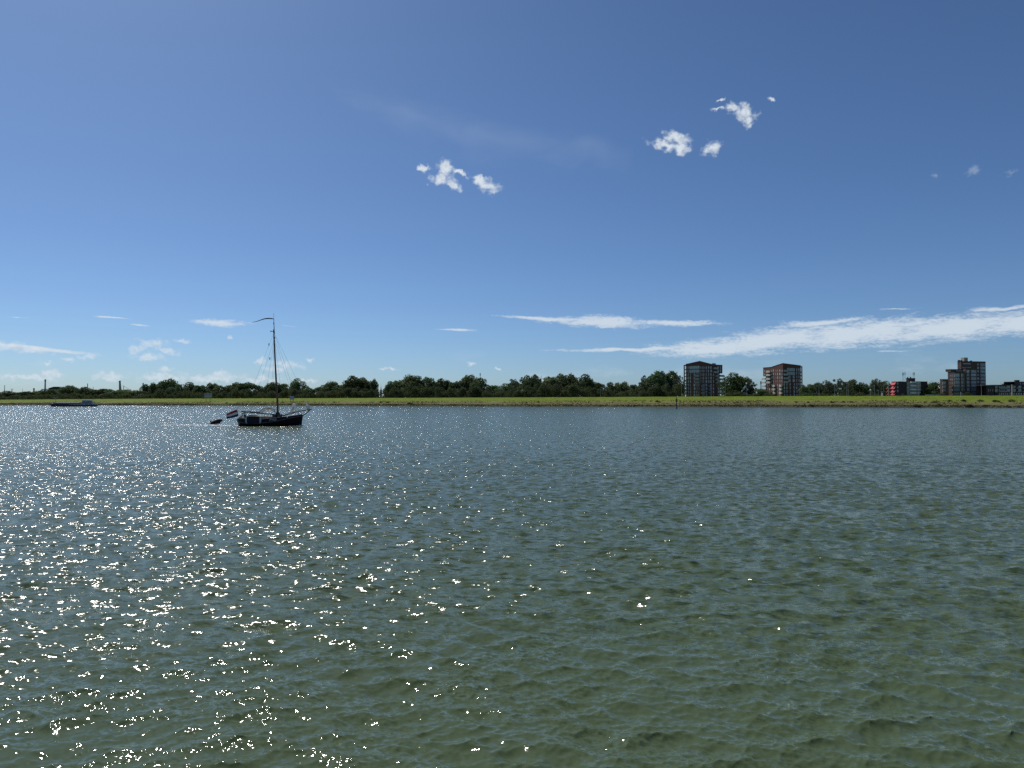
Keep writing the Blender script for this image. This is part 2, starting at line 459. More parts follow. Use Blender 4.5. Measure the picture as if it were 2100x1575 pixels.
def build_terrain():
    ss = np.concatenate([[-9000, -4000, -2000, -1200, -800], np.arange(-620, 461, 4.0), [520, 700, 1000, 2000, 5000, 9000]])
    ns = np.concatenate([[-40, -12, -5, -2, -1, 0, 0.6, 1.2, 2, 2.8, 3.6], np.arange(4.6, 60, 1.3), [62, 66, 70, 76, 90, 120, 160, 250, 500, 1200, 3000, 9000]])
    verts, zone = [], []
    r = random.Random(3)
    for s in ss:
        for n in ns:
            x, y = xy_of(s, n)
            z = ground_z(s, n)
            if n > 200: z = LAND_Z
            wob = math.sin(s * .071 + 1.3) + math.sin(s * .023 + .4) * 1.4 + math.sin(s * .19) * .5
            if 0.5 < n < 60:
                z += (r.random() - .5) * (.34 if n < FORE_N + 2 else .10)
            if n < 6 and n > -3: z += .12 * math.sin(s * .31) + .1 * math.sin(s * .113 + 2)
            verts.append((x, y, z))
            zone.append(n + wob * (.35 if n < 5 else 1.5))
    ni = len(ns)
    faces = [(i * ni + j, (i + 1) * ni + j, (i + 1) * ni + j + 1, i * ni + j + 1) for i in range(len(ss) - 1) for j in range(ni - 1)]
    me = bpy.data.meshes.new('ground'); me.from_pydata(verts, [], faces)
    a = me.attributes.new('zone', 'FLOAT', 'POINT'); a.data.foreach_set('value', zone)
    me.polygons.foreach_set('use_smooth', [True] * len(faces))
    m = bpy.data.materials.new('river bank'); m.use_nodes = True
    N, L = m.node_tree.nodes, m.node_tree.links
    b = N['Principled BSDF']; b.inputs['Roughness'].default_value = .9; b.inputs['Specular IOR Level'].default_value = .1
    atn = N.new('ShaderNodeAttribute'); atn.attribute_name = 'zone'
    geo = N.new('ShaderNodeNewGeometry')

    def noise(scale, sx, sy, detail=5):
        mp = N.new('ShaderNodeMapping'); mp.inputs['Scale'].default_value = (scale * sx, scale * sy, scale); mp.inputs['Rotation'].default_value = (0, 0, math.atan(-SH_K))
        L.new(geo.outputs['Position'], mp.inputs[0])
        n = N.new('ShaderNodeTexNoise'); n.inputs['Scale'].default_value = 1; n.inputs['Detail'].default_value = detail; n.inputs['Roughness'].default_value = .65
        L.new(mp.outputs[0], n.inputs['Vector']); return n.outputs['Fac']
    nz = noise(.12, .5, 1.6)
    mu = N.new('ShaderNodeMath'); mu.operation = 'MULTIPLY_ADD'; L.new(nz, mu.inputs[0]); mu.inputs[1].default_value = 14; L.new(atn.outputs['Fac'], mu.inputs[2])
    su = N.new('ShaderNodeMath'); su.operation = 'SUBTRACT'; L.new(mu.outputs[0], su.inputs[0]); su.inputs[1].default_value = 7.0
    ramp = N.new('ShaderNodeValToRGB'); mr = N.new('ShaderNodeMapRange'); mr.inputs[1].default_value = 0; mr.inputs[2].default_value = 60
    L.new(su.outputs[0], mr.inputs[0]); L.new(mr.outputs[0], ramp.inputs[0])
    el = ramp.color_ramp.elements
    cols = [(0.0, (.055, .055, .042)), (.05, (.075, .08, .04)), (.09, (.125, .12, .05)), (.26, (.145, .125, .055)), (.36, (.165, .155, .055)), (.45, (.15, .175, .03)), (.55, (.135, .18, .015)), (1, (.13, .175, .013))]
    el[0].position, el[0].color = cols[0][0], (*cols[0][1], 1); el[1].position, el[1].color = cols[-1][0], (*cols[-1][1], 1)
    for p, c in cols[1:-1]:
        e = el.new(p); e.color = (*c, 1)
    n2 = noise(.35, .6, 1.5, 6)
    mv = N.new('ShaderNodeMapRange'); mv.inputs[1].default_value = .3; mv.inputs[2].default_value = .72; mv.inputs[3].default_value = .62; mv.inputs[4].default_value = 1.32
    L.new(n2, mv.inputs[0])
    hv = N.new('ShaderNodeHueSaturation'); L.new(ramp.outputs[0], hv.inputs['Color']); L.new(mv.outputs[0], hv.inputs['Value'])
    L.new(hv.outputs[0], b.inputs['Base Color'])
    me.materials.append(m); me.update()
    o = bpy.data.objects.new('ground', me); COL.objects.link(o)
    tag(o, 'grassy dike and flat land on the far side of the river', 'ground', kind='structure')


build_terrain()


# ------------------------------------------------------------------ river
def wave_tile(L, N, lmin, lmax, slope, seed, wdir, spread, power=2.0):
    g = np.random.default_rng(seed)
    k = np.fft.fftfreq(N, L / N) * 2 * math.pi
    kx, ky = np.meshgrid(k, k, indexing='ij')
    kk = np.hypot(kx, ky); kk[0, 0] = 1
    th = np.arctan2(ky, kx) - wdir
    dirw = np.abs(np.cos(th)) ** spread + 0.06
    band = np.exp(-(2 * math.pi / lmax / kk) ** 4) * np.exp(-(kk * lmin / (2 * math.pi)) ** 4)
    amp = kk ** (-power) * band * np.sqrt(dirw); amp[0, 0] = 0
    H = amp * (g.normal(size=(N, N)) + 1j * g.normal(size=(N, N)))
    h = np.fft.ifft2(H).real
    sx, sy = np.fft.ifft2(1j * kx * H).real, np.fft.ifft2(1j * ky * H).real
    sc = slope / math.sqrt((sx ** 2 + sy ** 2).mean())
    dx, dy = np.fft.ifft2(1j * kx / kk * H).real * sc, np.fft.ifft2(1j * ky / kk * H).real * sc
    return dict(L=L, N=N, f=np.stack([dx, dy, h * sc], -1).astype(np.float32), l=(lmin * lmax) ** .5, s=slope)


def sample_tile(t, x, y, rot):
    c, s = math.cos(rot), math.sin(rot)
    u, v = (c * x + s * y) / t['L'] * t['N'], (-s * x + c * y) / t['L'] * t['N']
    i0, j0 = np.floor(u).astype(int), np.floor(v).astype(int); fu, fv = (u - i0)[:, None], (v - j0)[:, None]
    N = t['N']; f = t['f']
    a = f[i0 % N, j0 % N] * (1 - fu) * (1 - fv) + f[(i0 + 1) % N, j0 % N] * fu * (1 - fv) + f[i0 % N, (j0 + 1) % N] * (1 - fu) * fv + f[(i0 + 1) % N, (j0 + 1) % N] * fu * fv
    return np.stack([c * a[:, 0] - s * a[:, 1], s * a[:, 0] + c * a[:, 1], a[:, 2]], -1)


WATER = water_mat()


def build_river():
    rs = [5.0]
    while rs[-1] < 640:
        r = rs[-1]
        dr = max(0.035, min(r * r / (CAM_H * 707) * 1.0, 0.15 + r * .0021))
        rs.append(r + dr)
    rs = np.array(rs)
    az = np.linspace(R(-46), R(46), 960)
    RR, AZ = np.meshgrid(rs, az, indexing='ij')
    x, y = (RR * np.sin(AZ)).ravel(), (RR * np.cos(AZ)).ravel()
    dr = np.gradient(rs)[:, None] * np.ones_like(AZ)
    g = np.maximum(dr, RR * (az[1] - az[0])).ravel()
    tiles = [wave_tile(17.0, 768, .06, .55, .245, 1, R(92), 1.6, 1.6), wave_tile(37.0, 768, .36, 1.35, .17, 2, R(62), 2.4, 2.0), wave_tile(173.0, 512, 1.8, 6.0, .03, 3, R(70), 2.0, 2.0)]
    P = np.zeros((len(x), 3)); miss = np.full(len(x), .0)
    for t, rot in zip(tiles, (R(0), R(21), R(-13))):
        w = np.clip((t['l'] / g - 1.2) / 2.0, 0, 1); w = w * w * (3 - 2 * w)
        # gusts: patches of rougher and smoother water
        P += sample_tile(t, x, y, rot) * w[:, None] * np.array([1.0, 1.0, 1.0])
        miss += (1 - w * w) * t['s'] ** 2 * .5
    gust = 1 + .22 * np.sin(x * .031 + y * .011) * np.sin(y * .047 - x * .013 + 1.0)
    P *= gust[:, None]
    V = np.stack([x + P[:, 0] * 1.15, y + P[:, 1] * 1.15, P[:, 2]], -1)
    nr, na = len(rs), len(az)
    idx = np.arange(nr * na).reshape(nr, na)
    q = np.stack([idx[:-1, :-1], idx[:-1, 1:], idx[1:, 1:], idx[1:, :-1]], -1).reshape(-1, 4)
    n_in = x * SB.x + (y - SH_Y0) * SB.y
    q = q[(n_in[q].min(1) < 3.0)]
    used = np.unique(q); remap = np.full(nr * na, -1); remap[used] = np.arange(len(used))
    V, q, miss = V[used], remap[q], miss[used]
    me = bpy.data.meshes.new('river')
    me.vertices.add(len(V)); me.vertices.foreach_set('co', V.astype(np.float32).ravel())
    me.loops.add(q.size); me.loops.foreach_set('vertex_index', q.astype(np.int32)[:, ::-1].ravel())
    me.polygons.add(len(q)); me.polygons.foreach_set('loop_start', np.arange(0, q.size, 4, dtype=np.int32))
    me.polygons.foreach_set('use_smooth', np.ones(len(q), bool))
    a = me.attributes.new('ripple', 'FLOAT', 'POINT'); a.data.foreach_set('value', np.sqrt(miss).astype(np.float32))
    me.materials.append(WATER); me.update()
    o = bpy.data.objects.new('river', me); COL.objects.link(o)
    tag(o, 'wide choppy green river glittering in the sun', 'river', kind='structure')
    # calm outer sheet: the river beyond the modelled waves (outside the view and below the troughs)
    mb = MB()
    pts = []
    for s in (-9000, 9000):
        pts.append(xy_of(s, 0))
    x0, y0 = pts[0]; x1, y1 = pts[1]
    mb.add([(x0, y0 - 9000, -.75), (x1, y1 - 9000, -.75), (x1, y1 + 5, -.75), (x0, y0 + 5, -.75)], [(0, 1, 2, 3)])
    o2 = mb.build('river_outer', WATER)
    tag(o2, 'river water reaching up and down stream', 'river', kind='structure')
    print('river quads', len(q))
    return tiles


build_river()

# ------------------------------------------------------------------ shared materials
BRICK_D = mat('dark red brick', (.14, .064, .052), .85, .22, 1.2)
BRICK_L = mat('red brown brick', (.15, .082, .066), .85, .2, 1.5)
BRICK_T = mat('brown brick', (.135, .085, .068), .85, .2, 1.5)
BRICK_K = mat('blackish brick', (.066, .048, .055), .85, .2, 1.5)
COPING = mat('dark metal coping', (.03, .03, .034), .5, .1)
GLASS = mat('window glass', (.44, .43, .45), .2, .15, .6, objvar=.4, spec=.5)
GLASS_B = mat('bay glazing', (.31, .35, .37), .12, .2, .5, objvar=.25, spec=.6)
FRAME = mat('pale window frame', (.42, .42, .42), .6, .1)
RAILGLASS = mat('frosted balustrade', (.37, .41, .40), .35, .12, 1.5, objvar=.15)
RAILGREY = mat('grey balustrade', (.27, .27, .28), .6, .12, 1.5, objvar=.15)
RAILPALE = mat('pale balustrade', (.55, .54, .50), .6, .1, 1.5)
CONC = mat('concrete', (.33, .32, .30), .85, .15, 1.5)
WHITE = mat('white paint', (.75, .75, .73), .55, .06)
AWN = mat('red awning cloth', (.56, .12, .13), .8, .1, 1.0, objvar=.12)
STEEL = mat('grey galvanised steel', (.32, .33, .34), .5, .1, metallic=.4)
DSTEEL = mat('dark steel', (.06, .065, .07), .55, .1)
FARGREY = mat('far haze pale concrete', (.36, .38, .40), .9, .1, .1)  # haze fading of the far chimneys is put into this paler base colour
FARDARK = mat('far dark cladding', (.10, .11, .125), .9, .1, .05)
PYLON = mat('weathered pylon', (.30, .28, .28), .9, .15, .15)


# ------------------------------------------------------------------ buildings
WIN_CACHE = {}


def win_mesh(w, h, glass, nm, mull=1):
    key = (round(w, 1), round(h, 1), glass.name, mull)
    if key in WIN_CACHE: return WIN_CACHE[key]
    w, h = max(key[0], .3), max(key[1], .4); f = .07
    mb = MB()
    # pane, set back, then a frame of bars standing proud
    mb.box((-w / 2 + f, .02, f), (w / 2 - f, .05, h - f), 0)
    for lo, hi in (((-w / 2, -.05, 0), (-w / 2 + f, .06, h)), ((w / 2 - f, -.05, 0), (w / 2, .06, h)), ((-w / 2 + f, -.05, 0), (w / 2 - f, .06, f)), ((-w / 2 + f, -.05, h - f), (w / 2 - f, .06, h))):
        mb.box(lo, hi, 1)
    for i in range(1, mull):
        x = -w / 2 + w * i / mull
        mb.box((x - .035, -.04, f), (x + .035, .055, h - f), 1)
    mb.box((-w / 2 - .06, -.16, -.09), (w / 2 + .06, .05, -.004), 1)
    o = mb.build(nm, [glass, FRAME]); me = o.data; bpy.data.objects.remove(o)
    WIN_CACHE[key] = me
    return me


class Facade:
    """a vertical wall from plan point A to B (left to right seen from outside)"""

    def __init__(s, A, B, z0, zA, zB):
        s.A, s.B, s.z0, s.zA, s.zB = Vector(A), Vector(B), z0, zA, zB
        s.d = (s.B - s.A); s.len = s.d.length; s.d.normalize()
        s.n = Vector((s.d.y, -s.d.x))      # outward
        s.holes = []; s.ang = math.atan2(s.d.y, s.d.x)

    def t(s, px):
        u = (px - 1050) / FPX
        # A + t d = (uY, Y)  (pitch is negligible for the azimuth of verticals near the horizon)
        # A.x + t d.x = u (A.y + t d.y)
        return (u * s.A.y - s.A.x) / (s.d.x - u * s.d.y)

    def rect(s, px0, py0, px1, py1):
        t0, t1 = sorted((s.t(px0), s.t(px1)))
        Y = s.A.y + s.d.y * (t0 + t1) / 2
        return max(t0, .05), min(t1, s.len - .05), zat(py1, Y), zat(py0, Y)

    def pt(s, t, z, out=0.0):
        p = s.A + s.d * t + s.n * out
        return Vector((p.x, p.y, z))

    def window(s, parent, r, glass=None, mull=1, name='window', depth=.18):
        t0, t1, z0, z1 = r
        top = min(s.zA + (s.zB - s.zA) * t0 / s.len, s.zA + (s.zB - s.zA) * t1 / s.len, s.zA, s.zB)
        z1 = min(z1, top - .15); z0 = max(z0, s.z0 + .15)
        if t1 - t0 < .25 or z1 - z0 < .35: return
        for h in s.holes:
            if t0 < h[1] + .06 and t1 > h[0] - .06 and z0 < h[3] + .06 and z1 > h[2] - .06: return
        s.holes.append((t0, t1, z0, z1))
        me = win_mesh(t1 - t0, z1 - z0, glass or GLASS, name, mull)
        o = link(name, me, parent)
        p = s.pt((t0 + t1) / 2, z0, -depth)
        o.location = p - Vector(parent.location); o.rotation_euler = (0, 0, s.ang)
        ww, hh = max(round(t1 - t0, 1), .3), max(round(z1 - z0, 1), .4)
        o.scale = ((t1 - t0) / ww, 1, (z1 - z0) / hh)
        return o

    def wall(s, parent, m, thick=.3):
        zt = min(s.zA, s.zB)
        ts = sorted({0, s.len, *[h[0] for h in s.holes], *[h[1] for h in s.holes]})
        zs = sorted({s.z0, zt, *[h[2] for h in s.holes], *[h[3] for h in s.holes]})
        o = Vector(parent.location)
        vid, V, Fc = {}, [], []

        def v(t, z, out):
            k = (round(t, 4), round(z, 4), out)
            if k not in vid: vid[k] = len(V); V.append(s.pt(t, z, out) - o)
            return vid[k]
        for i in range(len(ts) - 1):
            for j in range(len(zs) - 1):
                tm, zm = (ts[i] + ts[i + 1]) / 2, (zs[j] + zs[j + 1]) / 2
                if any(h[0] < tm < h[1] and h[2] < zm < h[3] for h in s.holes): continue
                Fc.append((v(ts[i], zs[j], 0), v(ts[i + 1], zs[j], 0), v(ts[i + 1], zs[j + 1], 0), v(ts[i], zs[j + 1], 0)))
        for t0, t1, z0, z1 in s.holes:
            c = [(t0, z0), (t1, z0), (t1, z1), (t0, z1)]
            for k in range(4):
                a, b = c[k], c[(k + 1) % 4]
                Fc.append((v(*a, 0), v(*a, -thick), v(*b, -thick), v(*b, 0)))
        if s.zA != s.zB:
            top = (s.len, s.zB) if s.zB > s.zA else (0, s.zA)
            Fc.append((v(0, zt, 0), v(s.len, zt, 0), v(*top, 0)))
        mb = MB(); mb.add(V, Fc)
        return mb.build('wall', m, parent)

    def balcony(s, parent, r, m, deep=1.3, rail=1.1, name='balcony'):
        """slab with a balustrade; r is the balustrade's rectangle"""
        t0, t1, z0, z1 = r
        o = Vector(parent.location)
        M = Matrix.Translation(s.pt(t0, z0, 0) - o) @ Matrix.Rotation(s.ang, 4, 'Z')
        w = t1 - t0
        mb = MB(); mb.box((0, -deep, -.18), (w, -.004, 0), 0, M)
        b = mb.build(name, CONC, parent)
        h = min(max(z1 - z0, .9), 1.5)
        mb = MB()
        mb.box((0, -deep, .003), (w, -deep + .05, h), 0, M)
        mb.box((0, -deep + .053, .003), (.05, -.006, h), 0, M); mb.box((w - .05, -deep + .053, .003), (w, -.006, h), 0, M)
        mb.build('balustrade', m, b)
        return b

    def point_hit(s, px): return s.A + s.d * s.t(px)


def plan_pt(px, Y):
    return Vector(((px - 1050) / FPX * Y, Y))


def cast(P, d, px):
    """point on the plan line P + t d seen in picture column px"""
    u = (px - 1050) / FPX
    t = (u * P.y - P.x) / (d.x - u * d.y)
    return P + d * t


def volume(parent, Lp, C, Rp, z0, zL, zC, zR, mL, mR, coping=True, zK=None):
    """block with two seen walls: L->C and C->R; hidden back walls and a roof"""
    K = Lp + Rp - C; zK = min(zL, zR) if zK is None else zK
    o = parent.location.xy
    fl, fr = Facade(Lp, C, z0, zL, zC), Facade(C, Rp, z0, zC, zR)
    mb = MB()
    pts = [(p - o) for p in (Rp, K, Lp)]; zz = (zR, zK, zL); zb = z0 - parent.location.z; zo = parent.location.z
    for i in range(2):
        a, b = pts[i], pts[i + 1]
        mb.add([(a.x, a.y, zb), (b.x, b.y, zb), (b.x, b.y, zz[i + 1] - zo), (a.x, a.y, zz[i] - zo)], [(0, 1, 2, 3)])
    mb.build('rear_wall', mR, parent)
    cen = (Lp + C + Rp + K) / 4
    mb = MB(); g = .22
    ring = []
    for p, z in ((Lp, zL), (C, zC), (Rp, zR), (K, zK)):
        q = p + (p - cen).normalized() * g - o
        ring.append((q.x, q.y, z - zo))
    v = [(x, y, z + .004) for x, y, z in ring] + [(x, y, z + .35) for x, y, z in ring]
    mb.add(v, [(3, 2, 1, 0), (4, 5, 6, 7), (0, 1, 5, 4), (1, 2, 6, 5), (2, 3, 7, 6), (3, 0, 4, 7)])
    mb.build('roof', COPING, parent)
    return fl, fr


def zoomer(x0, y0, sx):
    return lambda a, b, c, d: (x0 + a / sx, y0 + b / sx, x0 + c / sx, y0 + d / sx)


def apartment_left():
    D = 600.0; z0 = LAND_Z - .4
    z = zoomer(1395, 735, 18.53)
    C = plan_pt(1435.2, D)
    al = R(40)
    nl, nr = Vector((-math.cos(al), -math.sin(al))), Vector((math.sin(al), -math.cos(al)))
    dl, dr = Vector((nr.x, nr.y)), Vector((-nl.x, -nl.y))       # right along L->C is -? (see below)
    e_left = Vector((-math.sin(al), math.cos(al)))               # from C back along the left wall
    e_right = Vector((math.cos(al), math.sin(al)))               # from C along the right wall
    Lb = cast(C, e_left, 1406.6); L0 = cast(C, e_left, 1402.2); M1 = cast(C, e_right, 1461.1); Rr = cast(C, e_right, 1481.8)
    root = empty('apartment_block', (C.x, C.y, z0), 0, 'dark brick apartment block with gabled top and frosted balconies, left of the matching pair', 'building', 'paired brick apartment blocks')
    zC, zL, zM = zat(741, C.y), zat(748.6, L0.y), zat(747.6, M1.y); zLb = zat(747.4, Lb.y)
    fl, fr = volume(root, Lb, C, M1, z0, zLb, zC, zM, BRICK_D, BRICK_D)
    K2 = M1 + (Lb - C)
    zR = zat(749.2, Rr.y)
    zcut = zat(z(0, 572, 0, 0)[1], Rr.y); Rs = cast(C, e_right, 1476.2)
    f2l, f2 = volume(root, K2, M1, Rs, z0, zcut - .36, zcut - .36, zcut - .36, BRICK_D, BRICK_D)
    f2ul, f2u = volume(root, K2, M1, Rr, zcut, zR, zR, zR, BRICK_D, BRICK_D)
    _f2, f2lo = None, f2
    rows = [(300, 400), (425, 530), (560, 665), (690, 800), (825, 930), (960, 1065), (1095, 1200), (1225, 1330), (1355, 1440)]
    # glass fronted loggias at the top
    for (a, b) in ((285, 400), (425, 545)):
        fl.window(root, fl.rect(*z(345, a, 735, b)), GLASS_B, 5, 'loggia_glazing')
    rl = random.Random(5)
    for i, (a, b) in enumerate(rows):
        for k, (x0, x1) in enumerate([(225, 262), (292, 326), (365, 405), (412, 440), (505, 570), (612, 648), (690, 722)]):
            if k == 3 and i not in (2, 4, 6): continue
            if k == 6 and i < 5: continue
            if k == 5 and i in (2, 3, 4): continue
            j = rl.choice((-6, 0, 6))
            fl.window(root, fl.rect(*z(x0 + j, a, x1 + j, b)))
        for k, (x0, x1) in enumerate([(770, 802), (832, 862), (885, 925), (975, 1032), (1068, 1112), (1150, 1210)]):
            if i >= 5 and k in (0, 4): continue
            j = rl.choice((-5, 0, 5))
            fr.window(root, fr.rect(*z(x0 + j, a, x1 + j, b)), mull=2 if x1 - x0 > 48 else 1)
        for k, (x0, x1) in enumerate([(1250, 1296), (1430, 1478), (1520, 1565)]):
            if i < 2 and k == 0: continue
            (f2u if i < 2 else f2).window(root, (f2u if i < 2 else f2).rect(*z(x0, a, x1, b)))
    for (a, b) in ((590, 684), (722, 812), (852, 944)):
        fl.balcony(root, fl.rect(*z(595, a, 738, b)), RAILGREY)
        fl.window(root, fl.rect(*z(600, a - 30, 735, a)))
    for (a, b) in ((1000, 1085), (1132, 1215), (1266, 1350)):
        fr.balcony(root, fr.rect(*z(778, a, 888, b)), RAILGREY); fr.balcony(root, fr.rect(*z(1058, a, 1165, b)), RAILGREY)
        fl.balcony(root, fl.rect(*z(222, a + 10, 268, b)), RAILGREY)
    for (a, b) in ((340, 410), (475, 555)):
        f2u.balcony(root, f2u.rect(*z(1244, a, 1412, b)), RAILGLASS)
    for (a, b) in ((625, 700), (755, 830), (885, 960)):
        f2.balcony(root, f2.rect(*z(1314, a, 1414, b)), RAILGREY)
    # stack of corner balconies on the right end
    end = Facade(Rr - e_left * .0, Rr + e_left * 6, z0, zR, zR)
    end2 = Facade(Rs, Rs + e_right * 5.0, z0, zR, zR); wid = end2.t(1483.4)
    for i in range(7):
        a = 600 + i * 131
        zz0 = zat(z(0, a + 95, 0, 0)[1], Rr.y)
        end2.balcony(root, (.01, wid, zz0, zz0 + 1.5), RAILGLASS, 1.3)
    # open corner frame on the left: a brick post and floor edges with the sky between
    mb = MB(); o = Vector(root.location)
    P = L0; e = (Lb - L0).normalized()
    for a_, b_ in ((L0, L0 + e * .75),):
        q = [a_, b_, b_ + e_right * .7, a_ + e_right * .7]
        mb.prism([(p.x - o.x, p.y - o.y) for p in q], 0, [zL - z0] * 4)
    mb.build('corner_post', BRICK_D, root)
    for i, zy in enumerate([250, 415, 545, 680, 815, 950, 1085, 1215, 1345]):
        zz = zat(z(0, zy, 0, 0)[1], L0.y)
        q = [L0 + e * .76, Lb - e * .004, Lb + e_right * 1.6, L0 + e * .76 + e_right * 1.6]
        mb = MB(); th = .9 if i == 0 else .7
        mb.prism([(p.x - o.x, p.y - o.y) for p in q], zz - z0 - th, [zz - z0] * 4)
        mb.build('floor_edge', BRICK_D, root)
    fl.wall(root, BRICK_D); fr.wall(root, BRICK_D); f2l.wall(root, BRICK_D); f2.wall(root, BRICK_D); f2ul.wall(root, BRICK_D); f2u.wall(root, BRICK_D)
    # roof terrace glazing in the notch
    g = Facade(M1 + e_right * .3, cast(C, e_right, 1469), zR, zR + 1.2, zR + 1.2)
    mb = MB(); mb.add([g.pt(0, zR + .36, -.3) - o, g.pt(g.len, zR + .36, -.3) - o, g.pt(g.len, zR + 1.5, -.3) - o, g.pt(0, zR + 1.5, -.3) - o,
                       g.pt(0, zR + .36, -.36) - o, g.pt(g.len, zR + .36, -.36) - o, g.pt(g.len, zR + 1.5, -.36) - o, g.pt(0, zR + 1.5, -.36) - o],
                      [(0, 1, 2, 3), (7, 6, 5, 4), (3, 2, 6, 7), (1, 5, 6, 2), (0, 3, 7, 4)])
    mb.build('terrace_screen', RAILGLASS, root)


def apartment_right():
    D = 585.0; z0 = LAND_Z - .4
    z = zoomer(1560, 735, 18.53)
    al = R(13)
    C = plan_pt(1605.9, D)
    e_left = Vector((-math.sin(al), math.cos(al))); e_right = Vector((math.cos(al), math.sin(al)))
    M1 = cast(C, e_left, 1583.4); L0 = cast(C, e_left, 1565.4); Rb = cast(C, e_right, 1642.6); Rr = cast(C, e_right, 1646)
    root = empty('apartment_block', (C.x, C.y, z0), 0, 'red brick apartment block with sunlit left wall, right of the matching pair', 'building', 'paired brick apartment blocks')
    zC, zM, zR, zRb = zat(745.4, C.y), zat(752.8, M1.y), zat(750.9, Rr.y), zat(750.2, Rb.y)
    fl, fr = volume(root, M1, C, Rb, z0, zM, zC, zRb, BRICK_D, BRICK_D)
    zl = zat(754.6, L0.y)
    K = M1 + (Rb - C) * .9
    zcut = zat(z(0, 682, 0, 0)[1], L0.y); Ls = cast(C, e_left, 1570.6)
    f2u, f2ur = volume(root, L0, M1, K, zcut, zl, zl, zl, BRICK_D, BRICK_D)
    f2, f2r = volume(root, Ls, M1, K, z0, zcut - .36, zcut - .36, zcut - .36, BRICK_D, BRICK_D)
    rl = random.Random(9)
    rowsL = [(400, 500), (530, 635), (665, 775), (800, 905), (945, 1055), (1085, 1195), (1215, 1330), (1355, 1430)]
    for i, (a, b) in enumerate(rowsL):
        for k, (x0, x1) in enumerate([(450, 495), (555, 585), (615, 655), (692, 740), (760, 790), (805, 838)]):
            if i >= 4 and k in (1, 5): continue
            j = rl.choice((-5, 0, 5))
            fl.window(root, fl.rect(*z(x0 + j, a, x1 + j, b)))
        for k, (x0, x1) in enumerate([(125, 165), (225, 258), (300, 345), (385, 425)]):
            if k == 0 and i > 1: continue
            if k == 2 and i < 4: continue
            q = f2u if i < 2 else f2
            q.window(root, q.rect(*z(x0, a + 25, x1, b + 10)))
    for (a, b) in ((425, 535), (590, 665), (735, 810), (870, 945)):
        q = f2u if a < 600 else f2
        q.balcony(root, q.rect(*z(265, a, 405, b)), RAILPALE, 1.5)
    for (a, b) in ((985, 1075), (1125, 1210), (1265, 1350)):
        fl.balcony(root, fl.rect(*z(495, a, 580, b)), RAILPALE, 1.3); fl.balcony(root, fl.rect(*z(742, a, 835, b)), RAILPALE, 1.3)
    # free standing balconies on the far left end
    for i in range(4):
        zz = zat(z(0, 800 + i * 141, 0, 0)[1], L0.y)
        fz = Facade(L0, Ls, z0, zl, zl); fz.balcony(root, (-1.0, fz.len - .01, zz, zz + 1.2), RAILPALE, .9)
    rowsR = [(365, 490), (505, 620), (650, 760), (785, 895), (935, 1035), (1065, 1170), (1205, 1310), (1350, 1430)]
    fr.window(root, fr.rect(*z(1005, 365, 1315, 490)), GLASS_B, 4, 'loggia_glazing'); fr.window(root, fr.rect(*z(1005, 512, 1315, 630)), GLASS_B, 4, 'loggia_glazing')
    for i, (a, b) in enumerate(rowsR):
        for k, (x0, x1) in enumerate([(880, 930), (985, 1030), (1062, 1148), (1110, 1150), (1228, 1310), (1265, 1310), (1358, 1402), (1446, 1490)]):
            if k in (2, 4) and i not in (2, 3): continue
            if k in (1, 3, 5) and i in (2, 3): continue
            if k == 0 and i < 4: continue
            j = rl.choice((-5, 0, 5))
            fr.window(root, fr.rect(*z(x0 + j, a, x1 + j, b)), mull=2 if x1 - x0 > 60 else 1)
    for (a, b) in ((410, 505), (555, 645), (690, 790), (830, 925)):
        fr.balcony(root, fr.rect(*z(872, a, 1000 if a < 600 else 1030, b)), RAILGLASS, 1.2)
    for (a, b) in ((985, 1070), (1120, 1200), (1260, 1345)):
        zz = fr.rect(*z(1450, a, 1480, b))
        fr.balcony(root, (zz[0], fr.len + 2.2, zz[2], zz[2] + 1.5), RAILGREY, 1.3)
    fl.wall(root, BRICK_D); fr.wall(root, BRICK_D); f2.wall(root, BRICK_D); f2r.wall(root, BRICK_D); f2u.wall(root, BRICK_D); f2ur.wall(root, BRICK_D)
    mb = MB(); o = Vector(root.location); e = e_right
    q = [Rr - e * .6, Rr, Rr + e_left * .7, Rr - e * .6 + e_left * .7]
    mb.prism([(p.x - o.x, p.y - o.y) for p in q], 0, [zR - z0] * 4); mb.build('corner_post', BRICK_D, root)
    for i, zy in enumerate([300, 505, 640, 775, 905, 1040, 1180, 1320]):
        zz = zat(z(0, zy, 0, 0)[1], Rr.y)
        q = [Rb + e * .004, Rr - e * .604, Rr - e * .604 + e_left * 1.6, Rb + e * .004 + e_left * 1.6]
        mb = MB(); mb.prism([(p.x - o.x, p.y - o.y) for p in q], zz - z0 - (.9 if i == 0 else .8), [zz - z0] * 4); mb.build('floor_edge', BRICK_D, root)


